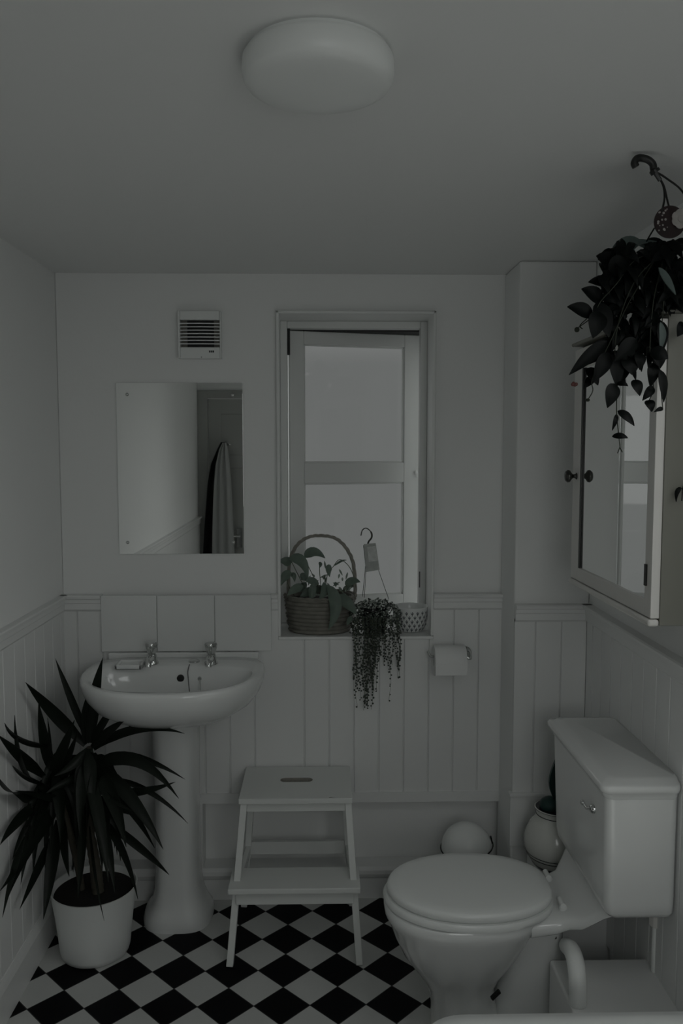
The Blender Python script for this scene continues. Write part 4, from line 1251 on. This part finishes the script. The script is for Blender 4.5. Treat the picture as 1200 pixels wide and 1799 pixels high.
# ------------------------------------------------------------------ patterned bowl
PBY = 3.02
pb0, pb1 = at(690, 1070, Y=PBY), at(752, 1070, Y=PBY)
pbx = (pb0.x + pb1.x) / 2; pbr = (pb1.x - pb0.x) / 2
pbh = at(720, 1064, Y=PBY).z - SZL
pf = [(pbr * 0.62, 0), (pbr * 0.72, 0.004), (pbr * 0.86, pbh * .22), (pbr * 0.96, pbh * .5), (pbr, pbh * .85), (pbr, pbh), (pbr - 0.004, pbh), (pbr - 0.005, pbh * .6), (pbr * .5, pbh * .3)]
pbo = MB().lathe(pf, (pbx, PBY, SZL), 48)
def pr2(z):
    for (r0, h0), (r1, h1) in zip(pf[:6], pf[1:6]):
        if h0 <= z <= h1: return r0 + (r1 - r0) * (z - h0) / max(1e-6, h1 - h0)
    return pbr
for row in range(5):
    zc0 = pbh * (0.11 + row * 0.165)
    for k in range(20):
        a0 = 2 * PI * (k + 0.5 * (row % 2)) / 20
        def sp_pt(u, v):
            z = zc0 + v; r = pr2(min(max(z, 0.001), pbh * 0.99)) + 0.0006
            return Vector((pbx + r * math.cos(a0 + u / r), PBY + r * math.sin(a0 + u / r), SZL + z))
        for tri in (((-.0012, -.006), (.0012, -.006), (.0014, .010), (-.0014, .010)), ((0, -.003), (.0045, .002), (.0058, .008), (0, .002)), ((0, -.003), (-.0045, .002), (-.0058, .008), (0, .002))):
            pbo.add([sp_pt(u, v) for u, v in tri], [(0, 1, 2, 3)], 1)
tag(pbo.build('patterned_bowl', ['bowl', 'bowlp'], smooth=True), 'white bowl printed with dark sprigs, right end of the windowsill', 'bowl')

# ------------------------------------------------------------------ hanging plant on top of the cabinet
HPY = 1.93
ctop = kz1 + 0.010
hpx = at(1206, 500, Y=HPY).x
hpx = min(hpx, XR - 0.075)
hp_ = thing('trailing_houseplant', 'dark glossy trailing houseplant with a black hook on top of the cabinet', 'hanging plant', (hpx, HPY, ctop))
MB().lathe([(0.045, ctop), (0.050, ctop + 0.008), (0.066, ctop + 0.10), (0.070, ctop + 0.105), (0.064, ctop + 0.103), (0.060, ctop + 0.09), (0.002, ctop + 0.092)], (hpx, HPY, 0), 32).build('pot', 'blackp', hp_, smooth=True)
def c5(x, y, Y=1.8): return at(980 + x * 0.3, 260 + y * 0.3, Y=Y)
hk = MB()
HY5 = 1.74
hk.tube(cat([c5(458, 112, HY5), c5(448, 88, HY5), c5(462, 64, HY5), c5(490, 58, HY5), c5(530, 70, HY5), c5(556, 95, HY5), c5(562, 125, HY5), c5(575, 145, HY5)], 6), [0.0075] * 37 + [0.0105] * 6, 10)
hk.build('hanger_hook', 'blackp', hp_, smooth=True)
q = MB()
q.tube(cat([c5(572, 145, HY5), c5(615, 215, HY5 + .02), c5(625, 290, 1.78), c5(610, 370, 1.80)], 6), 0.0022, 6)
q.tube(cat([c5(572, 145, HY5), c5(618, 215, HY5 + .02), c5(640, 300, 1.80), c5(655, 360, 1.84)], 6), 0.0022, 6)
q.tube(cat([c5(575, 140, HY5), c5(640, 180, 1.76), c5(735, 262, 1.82), c5(800, 420, 1.88), c5(820, 560, 1.92)], 6), 0.0022, 6)
q.tube(cat([c5(565, 470, 1.80), c5(535, 520, 1.82), c5(505, 575, 1.84)], 6), 0.0018, 6)
q.tube(cat([c5(560, 130, HY5), c5(600, 190, HY5)], 6), 0.0045, 6)
q.build('hanger_cord', 'blackp', hp_, smooth=True)
lc = c5(655, 434, 1.80)
rl_ = abs(c5(655, 434, 1.80).x - c5(562, 434, 1.80).x)
q = MB(); q.lathe([(rl_, 0), (rl_, 0.0016)], lc, 40, axis=(0, -1, 0)); dsc = q.build('round_label', 'card_red', hp_)
q = MB()
fc = c5(722, 415, 1.797)
for k in range(7):
    a_ = 2 * PI * k / 7
    cc = fc + Vector((0.011 * math.cos(a_), -0.0003 * k, 0.011 * math.sin(a_)))
    q.lathe([(0.0105, 0), (0.0105, 0.0008)], cc, 14, axis=(0, -1, 0))
q.lathe([(0.008, 0), (0.008, 0.0040)], fc, 14, axis=(0, -1, 0))
random.seed(3)
for k in range(16):
    a_ = random.uniform(1.8, 4.6); r_ = random.uniform(.3, .9) * rl_
    q.lathe([(random.uniform(.0012, .003), 0), (.001, 0.0008)], lc + Vector((r_ * math.cos(a_), -0.0017, r_ * math.sin(a_))), 8, axis=(0, -1, 0))
q.build('label_flower', 'card_wh', dsc)
fol = MB()
outer = [  # base, tip in the crop, width, depth
 ((205, 985), (55, 930), 88, 1.74), ((262, 905), (138, 825), 92, 1.76), ((290, 800), (178, 786), 62, 1.78), ((330, 700), (225, 632), 100, 1.78), ((300, 720), (420, 680), 120, 1.76), ((340, 640), (235, 655), 90, 1.80),
 ((225, 905), (300, 1110), 110, 1.74), ((240, 960), (205, 1115), 110, 1.72), ((290, 1130), (65, 1330), 78, 1.74), ((330, 1120), (140, 1280), 100, 1.76), ((170, 1290), (235, 1390), 70, 1.75),
 ((205, 1345), (150, 1410), 50, 1.76), ((330, 1380), (290, 1522), 86, 1.72), ((300, 1200), (210, 1370), 90, 1.73), ((330, 1200), (345, 1400), 90, 1.74), ((350, 1540), (448, 1628), 52, 1.70),
 ((345, 1560), (318, 1655), 28, 1.74), ((318, 1690), (410, 1700), 36, 1.70), ((440, 1360), (480, 1452), 66, 1.72), ((540, 1200), (645, 1235), 90, 1.72), ((570, 1180), (600, 1290), 90, 1.74),
 ((600, 1300), (620, 1490), 54, 1.72), ((560, 1260), (540, 1400), 74, 1.74), ((560, 1400), (495, 1480), 52, 1.73), ((520, 1480), (550, 1545), 60, 1.73), ((615, 1530), (562, 1548), 26, 1.73),
 ((600, 1010), (610, 1200), 70, 1.76), ((640, 900), (668, 1000), 60, 1.80), ((700, 760), (640, 880), 110, 1.84), ((590, 700), (560, 860), 80, 1.80), ((500, 560), (640, 575), 60, 1.84), ((740, 1030), (700, 1105), 70, 1.76),
 ((460, 1120), (330, 1250), 90, 1.72), ((400, 1230), (440, 1330), 110, 1.74), ((470, 1200), (480, 1300), 70, 1.74), ((690, 540), (740, 600), 70, 1.86), ((690, 600), (600, 600), 70, 1.86), ((345, 1385), (410, 1395), 30, 1.73)]
for b0, tp, wd, Y in outer:
    A, B = c5(*b0, Y), c5(*tp, Y - 0.01)
    mid = (A + B) / 2 + Vector((0, -0.010, 0.006))
    blade(fol, bez(A, mid, B, 10), wd * 1.15 * 0.3 / (F_PX / Y), face=(0.1, -1, 0.25), wf=oval, fold=0.2, th=0.0007)
random.seed(21)
# dense inside of the plant
import itertools
cnt = 0
while cnt < 260:
    x, y = random.uniform(240, 800), random.uniform(590, 1340)
    l = 300 if y < 720 else (235 if y < 1120 else 300)
    r = 800 if y < 930 else (600 if y < 1250 else 480)
    if y > 1150: l = 320
    if x < l + 20 or x > r - 30: continue
    cnt += 1
    Y = random.uniform(1.74, 1.90) if y < 760 else random.uniform(1.74, 1.80)
    a_ = random.gauss(PI / 2, 0.7); L = random.uniform(90, 150)
    A = c5(x - L / 2 * math.cos(a_), y - L / 2 * math.sin(a_), Y + .01)
    B = c5(min(x + L / 2 * math.cos(a_), r + 10), y + L / 2 * math.sin(a_), Y - .01)
    blade(fol, bez(A, (A + B) / 2 + Vector((0, -.012, .008)), B, 7), random.uniform(.75, 1.0) * 0.024, face=(random.uniform(-.5, .5), -1, random.uniform(-.1, .5)), wf=oval, fold=0.2, th=0.0006)
fol.build('foliage', 'leaf_m', hp_, smooth=True)
q = MB()
for pts in ([(600, 600), (450, 660), (340, 800), (250, 900), (205, 985), (110, 1060)], [(600, 620), (440, 800), (340, 1100), (345, 1400), (345, 1560), (358, 1690), (365, 1760)], [(620, 640), (560, 900), (540, 1200), (560, 1400), (530, 1490)],
            [(590, 620), (420, 900), (300, 1150), (205, 1345), (205, 1420), (178, 1472)], [(640, 640), (620, 900), (600, 1200), (600, 1350), (615, 1530)], [(365, 1750), (350, 1788)], [(362, 1750), (378, 1782)], [(170, 1000), (130, 1040), (145, 1060)]):
    q.tube(cat([c5(x, y, 1.76 if y < 800 else 1.735) for x, y in pts], 6), 0.0011, 5)
p_ = c5(112, 1064, 1.735); q.sphere(p_, 0.0055, 10, 8); p_ = c5(175, 1476, 1.735); q.sphere(p_, 0.005, 8, 6, sz=.7)
q.build('stem', 'stem_d', hp_, smooth=True)
for pts, wd, Y in (([(315, 600), (430, 545), (520, 590)], 80, 1.83), ([(400, 620), (460, 560), (580, 548)], 60, 1.83), ([(330, 590), (400, 580), (460, 620)], 60, 1.83),
                   ([(590, 700), (640, 780), (690, 860)], 60, 1.73), ([(600, 1020), (612, 1100), (600, 1190)], 44, 1.73)):
    q = MB()
    blade(q, cat([c5(x, y, Y) for x, y in pts], 6), wd * 0.3 / 790, face=(0, -1, 0.8), wf=oval)
    q.build('pale_leaf', 'teal_l', hp_, smooth=True)
q = MB(); p_ = c5(98, 1370, 1.76)
for k in range(5): q.sphere(p_ + Vector((random.uniform(-.006, .006), random.uniform(-.004, .004), random.uniform(-.006, .006))), 0.004, 8, 6)
q.build('flower_bud', 'pink', hp_, smooth=True)
# one long shoot trailing down the near side of the cabinet, just right of the frame
q = MB()
s_pts = [c5(760, 900, 1.74), Vector((0.80, 1.76, 1.78)), Vector((0.808, 1.772, 1.62)), at(1202, 850, Y=1.775), at(1198, 880, Y=1.775)]
q.tube(cat(s_pts, 6), 0.0012, 5)
blade(q, bez(at(1198, 858, Y=1.77), at(1186, 858, Y=1.765), at(1188, 882, Y=1.768), 8), 0.012, face=(0, -1, .2), wf=oval)
q.build('trailing_shoot', 'leaf_m', hp_, smooth=True)
